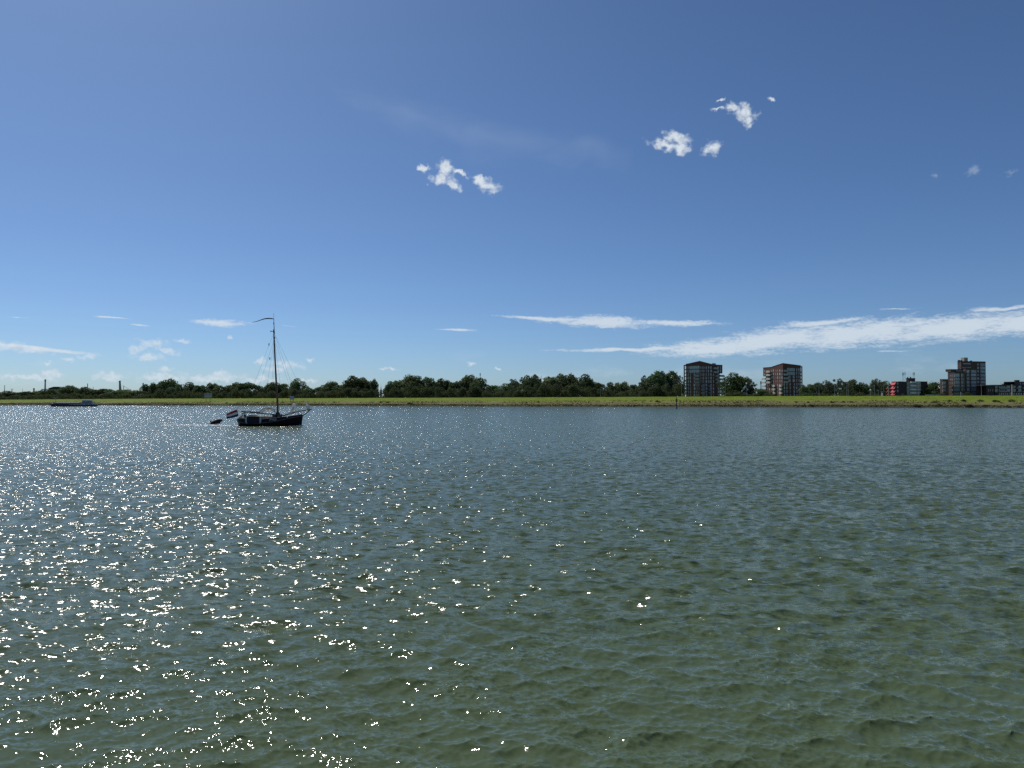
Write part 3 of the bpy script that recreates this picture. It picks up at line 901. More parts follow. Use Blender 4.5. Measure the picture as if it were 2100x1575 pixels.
def tower_block():
    D = 560.0; z0 = LAND_Z - .4
    z = zoomer(1920, 725, 16.58)
    X = lambda a: 1920 + a / 16.58
    Yp = lambda b: 725 + b / 16.58
    al = R(14)
    el_, er = Vector((-math.sin(al), math.cos(al))), Vector((math.cos(al), math.sin(al)))
    C = plan_pt(X(630), D)
    root = empty('tower_block', (C.x, C.y, z0), 0, 'tall stepped brown brick flat building with glazed bays and a rooftop box', 'building')

    def vol(px_l, px_c, px_r, py_t, Dc=None, P=None, m=BRICK_T):
        Cc = P if P is not None else plan_pt(X(px_c), Dc)
        Ll, Rr_ = cast(Cc, el_, X(px_l)), cast(Cc, er, X(px_r))
        zt = zat(Yp(py_t), Cc.y)
        return volume(root, Ll, Cc, Rr_, z0, zt, zt, zt, m, m)
    fA, fB = vol(400, 630, 1000, 628, P=C)                         # middle block
    fC, fD = vol(130, 235, 420, 885, Dc=D + 2)                    # low block at the left
    P2 = plan_pt(X(862), D + 13)
    fE, fF = vol(735, 862, 1692, 272, P=P2)                       # high block
    P3 = plan_pt(X(1012), D + 3)
    fG, fH = vol(930, 1012, 1400, 492, P=P3)                      # forward bay
    zt = zat(Yp(550), D + 6)
    # set-back top floor over the middle block
    Cs = C + el_ * 4 + er * .6
    fI, fJ = volume(root, Cs + el_ * 5, Cs, cast(Cs, er, X(960)), zat(Yp(628), C.y) + .36, zt, zt, zt, BRICK_T, BRICK_T)
    floors = [(680, 795), (815, 915), (930, 1030), (1055, 1150), (1175, 1275), (1330, 1400)]
    for a, b in floors:
        fB.window(root, fB.rect(*z(640, a, 805, b)), GLASS_B, 5, 'glazed_bay'); fB.window(root, fB.rect(*z(858, a, 912, b)), mull=2); fB.window(root, fB.rect(*z(935, a, 960, b)))
        fA.window(root, fA.rect(*z(415, a + 20, 445, b - 20))); fA.window(root, fA.rect(*z(465, a + 20, 500, b - 20))); fA.window(root, fA.rect(*z(515, a + 10, 550, b))); fA.window(root, fA.rect(*z(590, a, 628, b)), GLASS_B, 1, 'glazed_bay')
    for a, b in [(945, 1050), (1080, 1170), (1200, 1290)]:
        fC.window(root, fC.rect(*z(190, a, 232, b)), GLASS_B, 1, 'glazed_bay'); fD.window(root, fD.rect(*z(245, a, 335, b)), GLASS_B, 3, 'glazed_bay')
    fl2 = [(560, 655), (680, 775), (805, 900), (930, 1025), (1050, 1145), (1175, 1275), (1310, 1400)]
    for a, b in fl2:
        fH.window(root, fH.rect(*z(1045, a, 1142, b)), mull=3); fH.window(root, fH.rect(*z(1195, a, 1380, b)), GLASS_B, 5, 'glazed_bay')
    for a, b in [(330, 430), (450, 545), (570, 660), (690, 785), (810, 905), (930, 1025), (1050, 1150)]:
        fF.window(root, fF.rect(*z(1405, a, 1470, b - 20)), mull=2); fF.window(root, fF.rect(*z(1515, a, 1686, b)), GLASS_B, 4, 'glazed_bay')
        if a < 560:
            fE.window(root, fE.rect(*z(765, a, 790, b))); fE.window(root, fE.rect(*z(810, a, 835, b)))
    fF.window(root, fF.rect(*z(930, 328, 1195, 366)), GLASS_B, 6, 'ribbon_window'); fF.window(root, fF.rect(*z(900, 455, 1210, 498)), GLASS_B, 6, 'ribbon_window')
    fJ.window(root, fJ.rect(*z(700, 565, 940, 610)), GLASS_B, 5, 'ribbon_window')
    for f in (fA, fB, fC, fD, fE, fF, fG, fH, fI, fJ): f.wall(root, BRICK_T)
    # rooftop plant room and chimneys
    Pp = plan_pt(X(965), D + 19); zb, ztp = zat(Yp(272), P2.y) + .3, zat(Yp(135), Pp.y)
    q = [cast(Pp, el_, X(850)), Pp, cast(Pp, er, X(1090))]; q.append(q[0] + q[2] - q[1])
    o = Vector(root.location)
    mb = MB(); mb.prism([(p.x - o.x, p.y - o.y) for p in q], zb - z0, [ztp - z0] * 4)
    rb = mb.build('plant_room', mat('pale render', (.42, .37, .30), .85, .1), root)
    mb = MB()
    for xx, yy, w in ((785, 230, .55), (865, 235, .5), (1195, 250, .5)):
        p = plan_pt(X(xx), D + 18); zt_ = zat(Yp(yy), p.y)
        mb = MB(); mb.box((p.x - w - o.x, p.y - w - o.y, zb - z0 - 2.0), (p.x + w - o.x, p.y + w - o.y, zt_ - z0)); mb.box((p.x - w - .12 - o.x, p.y - w - .12 - o.y, zt_ - z0), (p.x + w + .12 - o.x, p.y + w + .12 - o.y, zt_ - z0 + .25))
        mb.build('chimney', COPING, root)


def awning_block():
    D = 570.0; z0 = LAND_Z - .4
    z = zoomer(1810, 755, 17.5); X = lambda a: 1810 + a / 17.5; Yp = lambda b: 755 + b / 17.5
    al = R(13)
    el_, er = Vector((-math.sin(al), math.cos(al))), Vector((math.cos(al), math.sin(al)))
    C = plan_pt(X(500), D)
    root = empty('awning_block', (C.x, C.y, z0), 0, 'low flat-roofed block with red sun awnings and aerials on its roof', 'building')
    o = Vector(root.location)

    def vol(P, xl, xr, yt, m, zb=z0):
        zt = zat(Yp(yt), P.y)
        return volume(root, cast(P, el_, X(xl)), P, cast(P, er, X(xr)), zb, zt, zt, zt, m, m)
    fa, fb = vol(C, 330, 860, 495, BRICK_K)
    C2 = plan_pt(X(490), D - 1.5)
    fg, fh = vol(plan_pt(X(210), D + 9), 195, 345, 650, CONC)
    Cs = plan_pt(X(965), D + 4.5)
    fc, fd = vol(Cs, 850, 1175, 372, BRICK_K)                      # stair tower
    Cm = cast(C, er, X(864)); fe, ff = vol(Cm - el_ * .6, 860, 1362, 488, WHITE)
    Cr = cast(C, er, X(1368)); fi, fj = vol(Cr, 1364, 1612, 492, BRICK_K)
    # white balcony parapets of the middle bay
    for a, b in ((480, 530), (600, 660), (735, 795), (850, 920)):
        ff.balcony(root, ff.rect(*z(985, a, 1155, b)), WHITE, 1.4); ff.balcony(root, ff.rect(*z(1170, a + 10, 1355, b)), RAILPALE, .5)
    for a, b in ((540, 595), (668, 725), (800, 850)):
        ff.window(root, ff.rect(*z(1000, a, 1140, b)), mull=3); ff.window(root, ff.rect(*z(1175, a, 1345, b)), mull=4); ff.window(root, ff.rect(*z(880, a, 950, b)), mull=2)
    for a, b in ((515, 590), (640, 725), (770, 855)):
        fb.window(root, fb.rect(*z(520, a, 575, b)), GLASS_B, 1, 'glazed_bay'); fj.window(root, fj.rect(*z(1578, a, 1606, b)), GLASS_B, 1, 'glazed_bay')
        fa.window(root, fa.rect(*z(350, a + 40, 400, b))); fa.window(root, fa.rect(*z(420, a + 40, 470, b)))
    for a, b in ((670, 740), (780, 840), (880, 930)):
        fh.window(root, fh.rect(*z(245, a, 290, b))); fh.window(root, fh.rect(*z(300, a, 330, b)))
    # awnings: sloping cloth panels on a bar, each one a part
    def awning(f, x0, x1, y0, y1, out):
        t0, t1 = sorted((f.t(X(x0)), f.t(X(x1)))); Y = f.A.y
        za, zb_ = zat(Yp(y0), Y), zat(Yp(y1), Y)
        v = [f.pt(t0, za, .02), f.pt(t1, za, .02), f.pt(t1, zb_, out), f.pt(t0, zb_, out)]
        v += [p + Vector((0, 0, -.05)) for p in v]
        v += [f.pt(t0, zb_ - .3, out), f.pt(t1, zb_ - .3, out)]
        mb = MB(); mb.add([p - o for p in v], [(0, 3, 2, 1), (4, 5, 6, 7), (0, 1, 5, 4), (3, 7, 6, 2), (0, 4, 7, 3), (1, 2, 6, 5), (3, 8, 9, 2)])
        mb.build('awning', AWN, root)
    for y0, y1 in ((518, 600), (655, 735), (790, 865), (900, 960)):
        awning(fa, 350, 408, y0, y1, 1.9); awning(fa, 412, 452, y0, y1, 1.9); awning(fa, 456, 492, y0, y1, 1.9)
    for y0, y1 in ((672, 745), (800, 868), (915, 965)):
        awning(fh, 212, 262, y0, y1, 1.8); awning(fh, 266, 335, y0, y1, 1.8); awning(fg, 196, 209, y0, y1, 1.8)
    for f in (fa, fb, fc, fd, fe, ff, fg, fh, fi, fj): f.wall(root, f_m(f, ff, fe, fg, fh))
    # aerials
    zr = zat(Yp(372), Cs.y)
    for xa, ya, yb in ((725, 155, 420), (765, 155, 420), (812, 140, 420), (1105, 150, 372), (1147, 140, 372)):
        p = plan_pt(X(xa), D + 8) - o.xy; zt_, zb_ = zat(Yp(ya), D + 8) - z0, zat(Yp(yb), D + 8) - z0
        mb = MB(); mb.tube([(p.x, p.y, zb_ - 3), (p.x, p.y, zt_)], .09, 6)
        mb.box((p.x - .16, p.y - .16, zt_ - 2.4), (p.x + .16, p.y + .16, zt_ - .2))
        mb.build('aerial', DSTEEL, root)
    for xa, ya in ((905, 320), (1005, 310), (605, 470), (655, 468), (710, 472)):
        Yd = Cs.y + 3 if xa > 800 else C.y + 4
        p = plan_pt(X(xa), Yd) - o.xy; zt_ = zat(Yp(ya), Yd) - z0
        zb_ = zt_ - (2.4 if xa > 800 else 1.2)
        mb = MB(); mb.box((p.x - .4, p.y - .4, zb_), (p.x + .4, p.y + .4, zt_ - .3)); mb.box((p.x - .25, p.y - .25, zt_ - .296), (p.x + .25, p.y + .25, zt_))
        mb.build('chimney', DSTEEL, root)


def f_m(f, ff, fe, fg, fh):
    return CONC if f is ff or f is fe else (CONC if f in (fg, fh) else BRICK_K)


def low_block():
    D = 545.0; z0 = LAND_Z - .4
    z = zoomer(2010, 770, 22.5); X = lambda a: 2010 + a / 22.5; Yp = lambda b: 770 + b / 22.5
    al = R(8)
    el_, er = Vector((-math.sin(al), math.cos(al))), Vector((math.cos(al), math.sin(al)))
    C = plan_pt(X(290), D)
    root = empty('low_flats', (C.x, C.y, z0), 0, 'long low dark flats with galleries at the right edge, below a lone tree', 'building')
    o = Vector(root.location)

    def vol(P, xl, xr, yt, m, depth=10):
        zt = zat(Yp(yt), P.y)
        return volume(root, P + el_ * depth, P, cast(P, er, X(xr)), z0, zt, zt, zt, m, m)
    _, fa = vol(C, 0, 660, 480, BRICK_K)
    P2 = cast(C, er, X(665)); _, fb = vol(P2 - el_ * .5, 0, 1440, 450, BRICK_K)
    P3 = cast(C, er, X(1505)); _, fc = vol(P3 - el_ * .5, 0, 3600, 450, BRICK_K)
    P4 = plan_pt(X(1590), D + 9); _, fd = vol(P4, 0, 2600, 300, BRICK_L)
    for a, b in ((470, 600), (625, 765)):
        fb.window(root, fb.rect(*z(675, a, 820, b)), GLASS_B, 3, 'glazed_bay'); fb.window(root, fb.rect(*z(1225, a, 1400, b)), GLASS_B, 3, 'glazed_bay')
        for x in (870, 950, 1030, 1110): fb.window(root, fb.rect(*z(x, a + 15, x + 65, b - 15)), mull=2)
        fb.balcony(root, fb.rect(*z(850, b - 55, 1200, b)), RAILGREY, 1.1)
        for x in range(1515, 3400, 260):
            fc.window(root, fc.rect(*z(x, a, x + 140, b)), GLASS_B, 3, 'glazed_bay'); fc.balcony(root, fc.rect(*z(x + 165, b - 55, x + 250, b)), RAILGREY, 1.1)
    for x in range(870, 1400, 90): fb.window(root, fb.rect(*z(x, 810, x + 60, 900)))
    for x in range(1540, 3400, 110): fc.window(root, fc.rect(*z(x, 810, x + 70, 900)))
    for x in (120, 260, 420, 560): fa.window(root, fa.rect(*z(300 + x * .6, 620, 330 + x * .6, 740)))
    for x in range(1850, 2600, 120): fd.window(root, fd.rect(*z(x, 330, x + 60, 420)))
    fa.wall(root, BRICK_K); fb.wall(root, BRICK_K); fc.wall(root, BRICK_K); fd.wall(root, BRICK_L)
    p = plan_pt(X(1705), D + 11) - o.xy; zt_ = zat(Yp(235), D + 11) - z0
    mb = MB(); mb.box((p.x - 1.3, p.y - 1, zt_ - 5), (p.x + 1.3, p.y + 1, zt_)); mb.box((p.x - 1.5, p.y - 1.2, zt_), (p.x + 1.5, p.y + 1.2, zt_ + .4)); mb.build('chimney', BRICK_K, root)
    # pale pillar between the two halves
    p = plan_pt(X(1482), D - 6); zt_ = zat(Yp(440), p.y)
    pr = empty('street_pillar', (p.x, p.y, ground_z(*sn_of(p.x, p.y)) - .3), 0, 'tall pale square pillar in front of the low dark flats', 'pillar')
    mb = MB(); hh = zt_ - pr.location.z
    mb.prism([(-.35, -.35), (.35, -.35), (.35, .35), (-.35, .35)], 0, [hh] * 4); mb.build('shaft', CONC, pr)
    mb = MB(); mb.prism([(-.5, -.5), (.5, -.5), (.5, .5), (-.5, .5)], hh, [hh + .3] * 4); mb.build('cap', CONC, pr)


apartment_left(); apartment_right(); tower_block(); awning_block(); low_block()

# ------------------------------------------------------------------ trees
LEAF = leaf_mat('leaves', (.112, .145, .062), (.16, .19, .088), .3, .40, 14)
LEAF_P = leaf_mat('pale leaves', (.12, .135, .085), (.15, .165, .105), .2, .40, 14)
LEAF_B = leaf_mat('bush leaves', (.060, .076, .036), (.105, .12, .058), .3, .40, 14)  # darkened: the thicket's deep shade is put into the colour; bushes share it
BARK = mat('bark', (.07, .058, .045), .9, .25, 6)


def crown_mesh(kind, seed, nq=2600):
    """unit crown: x,y within +-.5, z 0..1, built of leaf clumps"""
    r = np.random.default_rng(seed)
    lobes = []
    if kind == 'round':
        nl = 34
        for i in range(nl):
            while True:
                p = r.uniform(-1, 1, 3)
                if p @ p < 1 and p @ p > .12: break
            p = p * np.array([.36, .36, .37]); z = .52 + p[2]
            if z < .30: p[:2] *= .85
            lobes.append((p[0], p[1], z, r.uniform(.10, .19)))
    elif kind == 'broad':
        for i in range(44):
            a = r.uniform(0, 2 * math.pi); q = math.sqrt(r.uniform(0, 1)) * .42
            top = .90 - .55 * (q / .42) ** 2.6 + r.uniform(-.07, .05)
            z = r.uniform(.12, max(top - .08, .2)) if r.random() < .55 else top - .10
            lobes.append((q * math.cos(a), q * math.sin(a), z, r.uniform(.09, .15)))
    elif kind == 'twin':
        for cx, h, w in ((-.22, .82, .24), (.17, .98, .30), (.02, .7, .3)):
            for i in range(15):
                p = r.normal(size=3); p /= np.linalg.norm(p); p *= r.uniform(.4, 1)
                lobes.append((cx + p[0] * w * .7, p[1] * .3, h * .52 + p[2] * h * .36, r.uniform(.08, .14)))
    elif kind == 'feather':
        for i in range(46):
            a = r.uniform(0, 2 * math.pi); q = math.sqrt(r.uniform(0, 1)) * .40
            z = r.uniform(.35, .95 - .3 * (q / .4) ** 2)
            lobes.append((q * math.cos(a), q * math.sin(a), z, r.uniform(.045, .085)))
    else:  # bush
        for i in range(30):
            a = r.uniform(0, 2 * math.pi); q = math.sqrt(r.uniform(0, 1)) * .40
            top = .86 - .5 * (q / .4) ** 2.2
            lobes.append((q * math.cos(a), q * math.sin(a), r.uniform(.1, top), r.uniform(.12, .2)))
    lobes = np.array(lobes)
    w = lobes[:, 3] ** 2; w /= w.sum()
    li = r.choice(len(lobes), nq, p=w)
    d = r.normal(size=(nq, 3)); d /= np.linalg.norm(d, axis=1)[:, None]
    # keep more leaves on upper, outer sides
    d[:, 2] = np.where(r.random(nq) < .35, np.abs(d[:, 2]), d[:, 2])
    rad = lobes[li, 3] * (r.uniform(.72, 1.08, nq) + (r.random(nq) < .06) * r.uniform(.05, .25, nq))
    c = lobes[li, :3] + d * rad[:, None]
    c[:, 2] = np.clip(c[:, 2], .01, 1.02)
    nrm = d + r.normal(size=(nq, 3)) * .55; nrm /= np.linalg.norm(nrm, axis=1)[:, None]
    t = np.cross(nrm, r.normal(size=(nq, 3))); t /= np.linalg.norm(t, axis=1)[:, None]
    b = np.cross(nrm, t)
    s = r.uniform(.016, .034, nq)[:, None] * (.8 if kind == 'feather' else 1)
    V = np.stack([c - t * s * 1.3, c + b * s * .75, c + t * s * 1.3, c - b * s * .75], 1).reshape(-1, 3)
    F = np.arange(nq * 4).reshape(-1, 4)
    me = bpy.data.meshes.new('crown'); me.from_pydata(V.tolist(), [], F.tolist())
    return me


def trunk_mesh(seed, feather=False):
    r = random.Random(seed); mb = MB()
    mb.tube([(0, 0, -.05), (.01, 0, .15), (-.01, .01, .35), (.01, 0, .6), (0, 0, .85)], [.035, .027, .022, .014, .004], 7)
    for i in range(9 if feather else 6):
        a = r.uniform(0, 6.28); z = r.uniform(.15, .6); l = r.uniform(.2, .36); e = r.uniform(.12, .3)
        mb.tube([(0, 0, z), (math.cos(a) * l * .5, math.sin(a) * l * .5, z + e * .45), (math.cos(a) * l, math.sin(a) * l, z + e)], [.012, .008, .003], 5)
    o = mb.build('trunk', BARK); me = o.data; bpy.data.objects.remove(o); return me


CROWNS = {}
for kind, n in (('round', 4), ('broad', 4), ('twin', 3), ('feather', 3), ('bush', 3)):
    CROWNS[kind] = []
    for i in range(n):
        me = crown_mesh(kind, 100 + i * 7 + len(kind), 2000 if kind == 'feather' else (1800 if kind == 'bush' else 4200))
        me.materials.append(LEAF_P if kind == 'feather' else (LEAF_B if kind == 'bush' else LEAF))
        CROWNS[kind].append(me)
TRUNKS = [trunk_mesh(1), trunk_mesh(2), trunk_mesh(3, True)]

LANDMARKS = [(92, 'the tall grey chimney'), (247, 'the big slanted pylon'), (427, 'the lettered sign'), (563, "the sailing boat's mast"), (781, 'the church spire'), (985, 'the thin aerial mast'),
             (1231, 'the lone lamp post'), (1441, 'the left apartment block'), (1606, 'the right apartment block'), (1865, 'the red awning block'), (1985, 'the stepped tower block')]
ORD = ['nearest', 'second', 'third', 'fourth', 'fifth', 'sixth', 'seventh', 'eighth', 'ninth', 'tenth', 'eleventh', 'twelfth', 'thirteenth']

# (x centre, y top, width, kind, metres behind the crest)
TREES = [(-14, 803, 40, 'broad', 60), (12, 803, 36, 'round', 48), (36, 804, 30, 'broad', 60), (55, 801, 34, 'broad', 45), (80, 801, 30, 'round', 62), (101, 798, 40, 'broad', 40), (120, 797, 34, 'round', 66),
         (143, 791.5, 34, 'round', 55), (176, 794.5, 30, 'feather', 62), (176, 795.5, 30, 'round', 50), (206, 795.5, 44, 'broad', 58), (233, 797, 40, 'broad', 45), (258, 798.5, 36, 'round', 60), (282, 798.5, 38, 'broad', 48),
         (309, 784, 28, 'round', 55), (328, 779.5, 36, 'twin', 64), (347, 778.5, 34, 'round', 52), (363, 789, 30, 'broad', 40), (388, 786.5, 34, 'round', 60), (412, 788, 36, 'broad', 45), (433, 785.5, 28, 'round', 62), (455, 789, 40, 'broad', 50),
         (483, 783, 38, 'round', 58), (507, 781.5, 48, 'broad', 48), (536, 792, 36, 'broad', 60), (560, 785, 34, 'round', 50), (578, 784.5, 36, 'broad', 60), (612, 779.5, 32, 'round', 52), (632, 793, 34, 'broad', 44), (657, 791.5, 36, 'broad', 58), (680, 782, 36, 'round', 48),
         (704, 774.5, 42, 'twin', 60), (727, 769.5, 46, 'round', 50), (750, 774.5, 36, 'broad', 60), (767, 779, 15, 'round', 52),
         (800, 785, 24, 'round', 46), (815, 778, 40, 'broad', 58), (843, 769.5, 48, 'round', 52), (866, 771.5, 44, 'broad', 62), (890, 774.5, 34, 'round', 48), (911, 772.5, 44, 'twin', 60), (937, 779, 34, 'broad', 50), (962, 771, 42, 'round', 56), (985, 776, 40, 'broad', 50),
         (1012, 788, 34, 'broad', 60), (1034, 789, 34, 'round', 46), (1054, 777.5, 30, 'feather', 58), (1054, 782, 30, 'round', 66), (1085, 768.5, 38, 'round', 48), (1110, 764.5, 50, 'twin', 60), (1140, 764.5, 50, 'broad', 50), (1168, 769, 36, 'round', 62), (1200, 771.5, 40, 'round', 50), (1223, 781, 34, 'broad', 60),
         (1254, 784, 30, 'broad', 48), (1278, 783.5, 34, 'round', 60), (1303, 786.5, 34, 'broad', 46), (1325, 771.5, 30, 'feather', 62), (1326, 776, 30, 'round', 70), (1352, 763, 46, 'round', 50), (1374, 757.5, 46, 'broad', 60), (1393, 772, 26, 'feather', 48),
         (1500, 769, 44, 'round', 70), (1520, 768, 44, 'broad', 80), (1538, 778, 26, 'feather', 72), (1561, 797, 26, 'round', 60), (1574, 801, 22, 'feather', 66),
         (1656, 787, 26, 'round', 60), (1676, 786, 30, 'round', 74), (1696, 781, 28, 'feather', 62), (1697, 787, 28, 'round', 80), (1716, 778, 26, 'feather', 70), (1727, 777.5, 26, 'feather', 58), (1741, 782, 20, 'round', 84), (1752, 778.5, 34, 'broad', 66), (1776, 786, 22, 'round', 78), (1797, 778, 30, 'feather', 62), (1797, 782, 26, 'round', 74), (1818, 784.5, 30, 'round', 190), (1842, 784, 30, 'broad', 175),
         (1914, 783.5, 42, 'round', 165), (1903, 790, 26, 'broad', 150), (2053, 778, 24, 'twin', 185), (2066, 785, 18, 'round', 180)]


def build_trees():
    # one label for each: counted from the nearest landmark on the skyline
    info = []
    for i, t in enumerate(TREES):
        x = t[0] + (0.01 * i)
        lm = min(LANDMARKS, key=lambda l: abs(l[0] - x)); side = 'right' if x > lm[0] else 'left'
        info.append((lm[1], side, abs(x - lm[0]), i))
    rank = {}
    for lm, side, d, i in sorted(info, key=lambda q: q[2]):
        k = (lm, side); rank.setdefault(k, []).append(i)
    r = random.Random(21)
    cnt = {}
    for i, (px, py, wpx, kind, back) in enumerate(TREES):
        lm, side, _, _ = info[i]; o_ = rank[(lm, side)].index(i)
        n = CREST_N + back
        u = (px - 1050) / FPX
        Y = (n + SH_Y0 * SB.y) / (u * SB.x + SB.y)
        X = u * Y
        z = ground_z(*sn_of(X, Y)) if n < 112 else LAND_Z
        top = zat(py, Y); h = (top - z) * 1.045; w = wpx / FPX * Y * 1.38
        size = 'tall' if h > 22 else ('middling' if h > 16 else 'low')
        look = {'round': 'dense round-crowned', 'broad': 'dense broad-crowned', 'twin': 'dense twin-topped', 'feather': 'thin feathery pale', 'bush': 'bushy'}[kind]
        ordw = '' if o_ == 0 else ORD[min(o_, 12)] + ' '
        lab = f'{size} {look} tree, ' + (f'first to the {side} of {lm}' if o_ == 0 else f'{ORD[min(o_, 12)]} to the {side} of {lm}')
        t = empty('tree', (X, Y, z - .1), r.uniform(0, 6.28), lab, 'tree', 'trees along the dike')
        t.scale = (w, w, h / .985)
        c = cnt.get(kind, 0); cnt[kind] = c + 1
        link('crown', CROWNS[kind][c % len(CROWNS[kind])], t)
        link('trunk', TRUNKS[2 if kind == 'feather' else i % 2], t)
    # round bushes that stand clear of the trees
    for i, (px, py, wpx, back, lab) in enumerate([
            (1503, 796.5, 24, 14, 'rounded dark bush between the apartment blocks, larger of the two'), (1521, 801, 16, 13, 'smaller rounded bush between the apartment blocks'),
            (1733, 797, 26, 14, 'dark bush below the feathery trees, left of the lone white lamp'), (1757, 800, 26, 15, 'dark bush right of the leaning lamp posts'), (1985, 802.5, 18, 10, 'spreading grey-green bush before the stepped tower block'),
            (1933, 804.5, 12, 10, 'small bush at the low left wing of the tower block'), (1853, 805, 12, 12, 'small grey bush before the dark wall of the awning block'), (1574, 804, 20, 16, 'low bush just left of the right apartment block'), (1650, 802, 16, 16, 'low bush touching the right apartment block on its right side'),
            (1546, 806, 14, 14, 'low bush below the gap between the apartment blocks')]):
        n = CREST_N + back; u = (px - 1050) / FPX
        Y = (n + SH_Y0 * SB.y) / (u * SB.x + SB.y); X = u * Y; z = ground_z(*sn_of(X, Y))
        t = empty('bush', (X, Y, z - .1), r.uniform(0, 6.28), lab, 'bush')
        w = wpx / FPX * Y * 1.2; t.scale = (w, w, (zat(py, Y) - z) / .95)
        link('foliage', CROWNS['bush'][i % 3], t); link('stem', TRUNKS[i % 2], t)


build_trees()


def leaf_cloud(name, blobs, per_m2, size, m, seed, label, cat):
    """many leaf quads on a lot of lumps, one mass"""
    r = np.random.default_rng(seed); Vs = []
    for (x, y, z, rx, rz) in blobs:
        n = max(12, int(per_m2 * rx * rz * 6))
        d = r.normal(size=(n, 3)); d /= np.linalg.norm(d, axis=1)[:, None]; d[:, 2] = np.where(r.random(n) < .6, np.abs(d[:, 2]), d[:, 2])
        c = np.array([x, y, z]) + d * np.array([rx, rx, rz]) * r.uniform(.7, 1.08, n)[:, None]
        nr = d + r.normal(size=(n, 3)) * .6; nr /= np.linalg.norm(nr, axis=1)[:, None]
        t = np.cross(nr, r.normal(size=(n, 3))); t /= np.linalg.norm(t, axis=1)[:, None]; b = np.cross(nr, t)
        s = r.uniform(.6, 1.3, n)[:, None] * size
        Vs.append(np.stack([c - t * s * 1.2, c + b * s * .8, c + t * s * 1.2, c - b * s * .8], 1).reshape(-1, 3))
    V = np.concatenate(Vs); F = np.arange(len(V)).reshape(-1, 4)
    me = bpy.data.meshes.new(name); me.from_pydata(V.tolist(), [], F.tolist()); me.materials.append(m)
    o = bpy.data.objects.new(name, me); COL.objects.link(o)
    return tag(o, label, cat, kind='stuff')


def px_to_xy(px, n):
    u = (px - 1050) / FPX
    Y = (n + SH_Y0 * SB.y) / (u * SB.x + SB.y)
    return u * Y, Y


def build_thicket():
    r = random.Random(31); blobs = []
    sky = sorted([(t[0], t[1]) for t in TREES if t[3] != 'feather'])
    xs, ys = [a for a, b in sky], [b for a, b in sky]
    px = -60.0
    while px < 2000:
        gap = (1397 < px < 1490) or (1536 < px < 1655) or px > 1800
        if 776 < px < 788:
            X, Y = px_to_xy(px, CREST_N + 14); z = ground_z(*sn_of(X, Y)); blobs.append((X, Y, z + 1.2, 2.2, 1.6))
        elif not gap:
            for row in range(3):
                n = CREST_N + 12 + row * 9 + r.uniform(-3, 3)
                X, Y = px_to_xy(px + r.uniform(-4, 4), n)
                z = ground_z(*sn_of(X, Y))
                tot = zat(float(np.interp(px, xs, ys)), Y) - z
                h = tot * r.uniform(.16, .62) * (1.0 if px < 1400 else .6)
                rx = r.uniform(1.8, 3.6)
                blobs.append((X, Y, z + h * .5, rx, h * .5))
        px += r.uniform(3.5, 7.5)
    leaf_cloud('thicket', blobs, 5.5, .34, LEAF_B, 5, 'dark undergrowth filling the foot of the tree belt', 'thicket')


build_thicket()


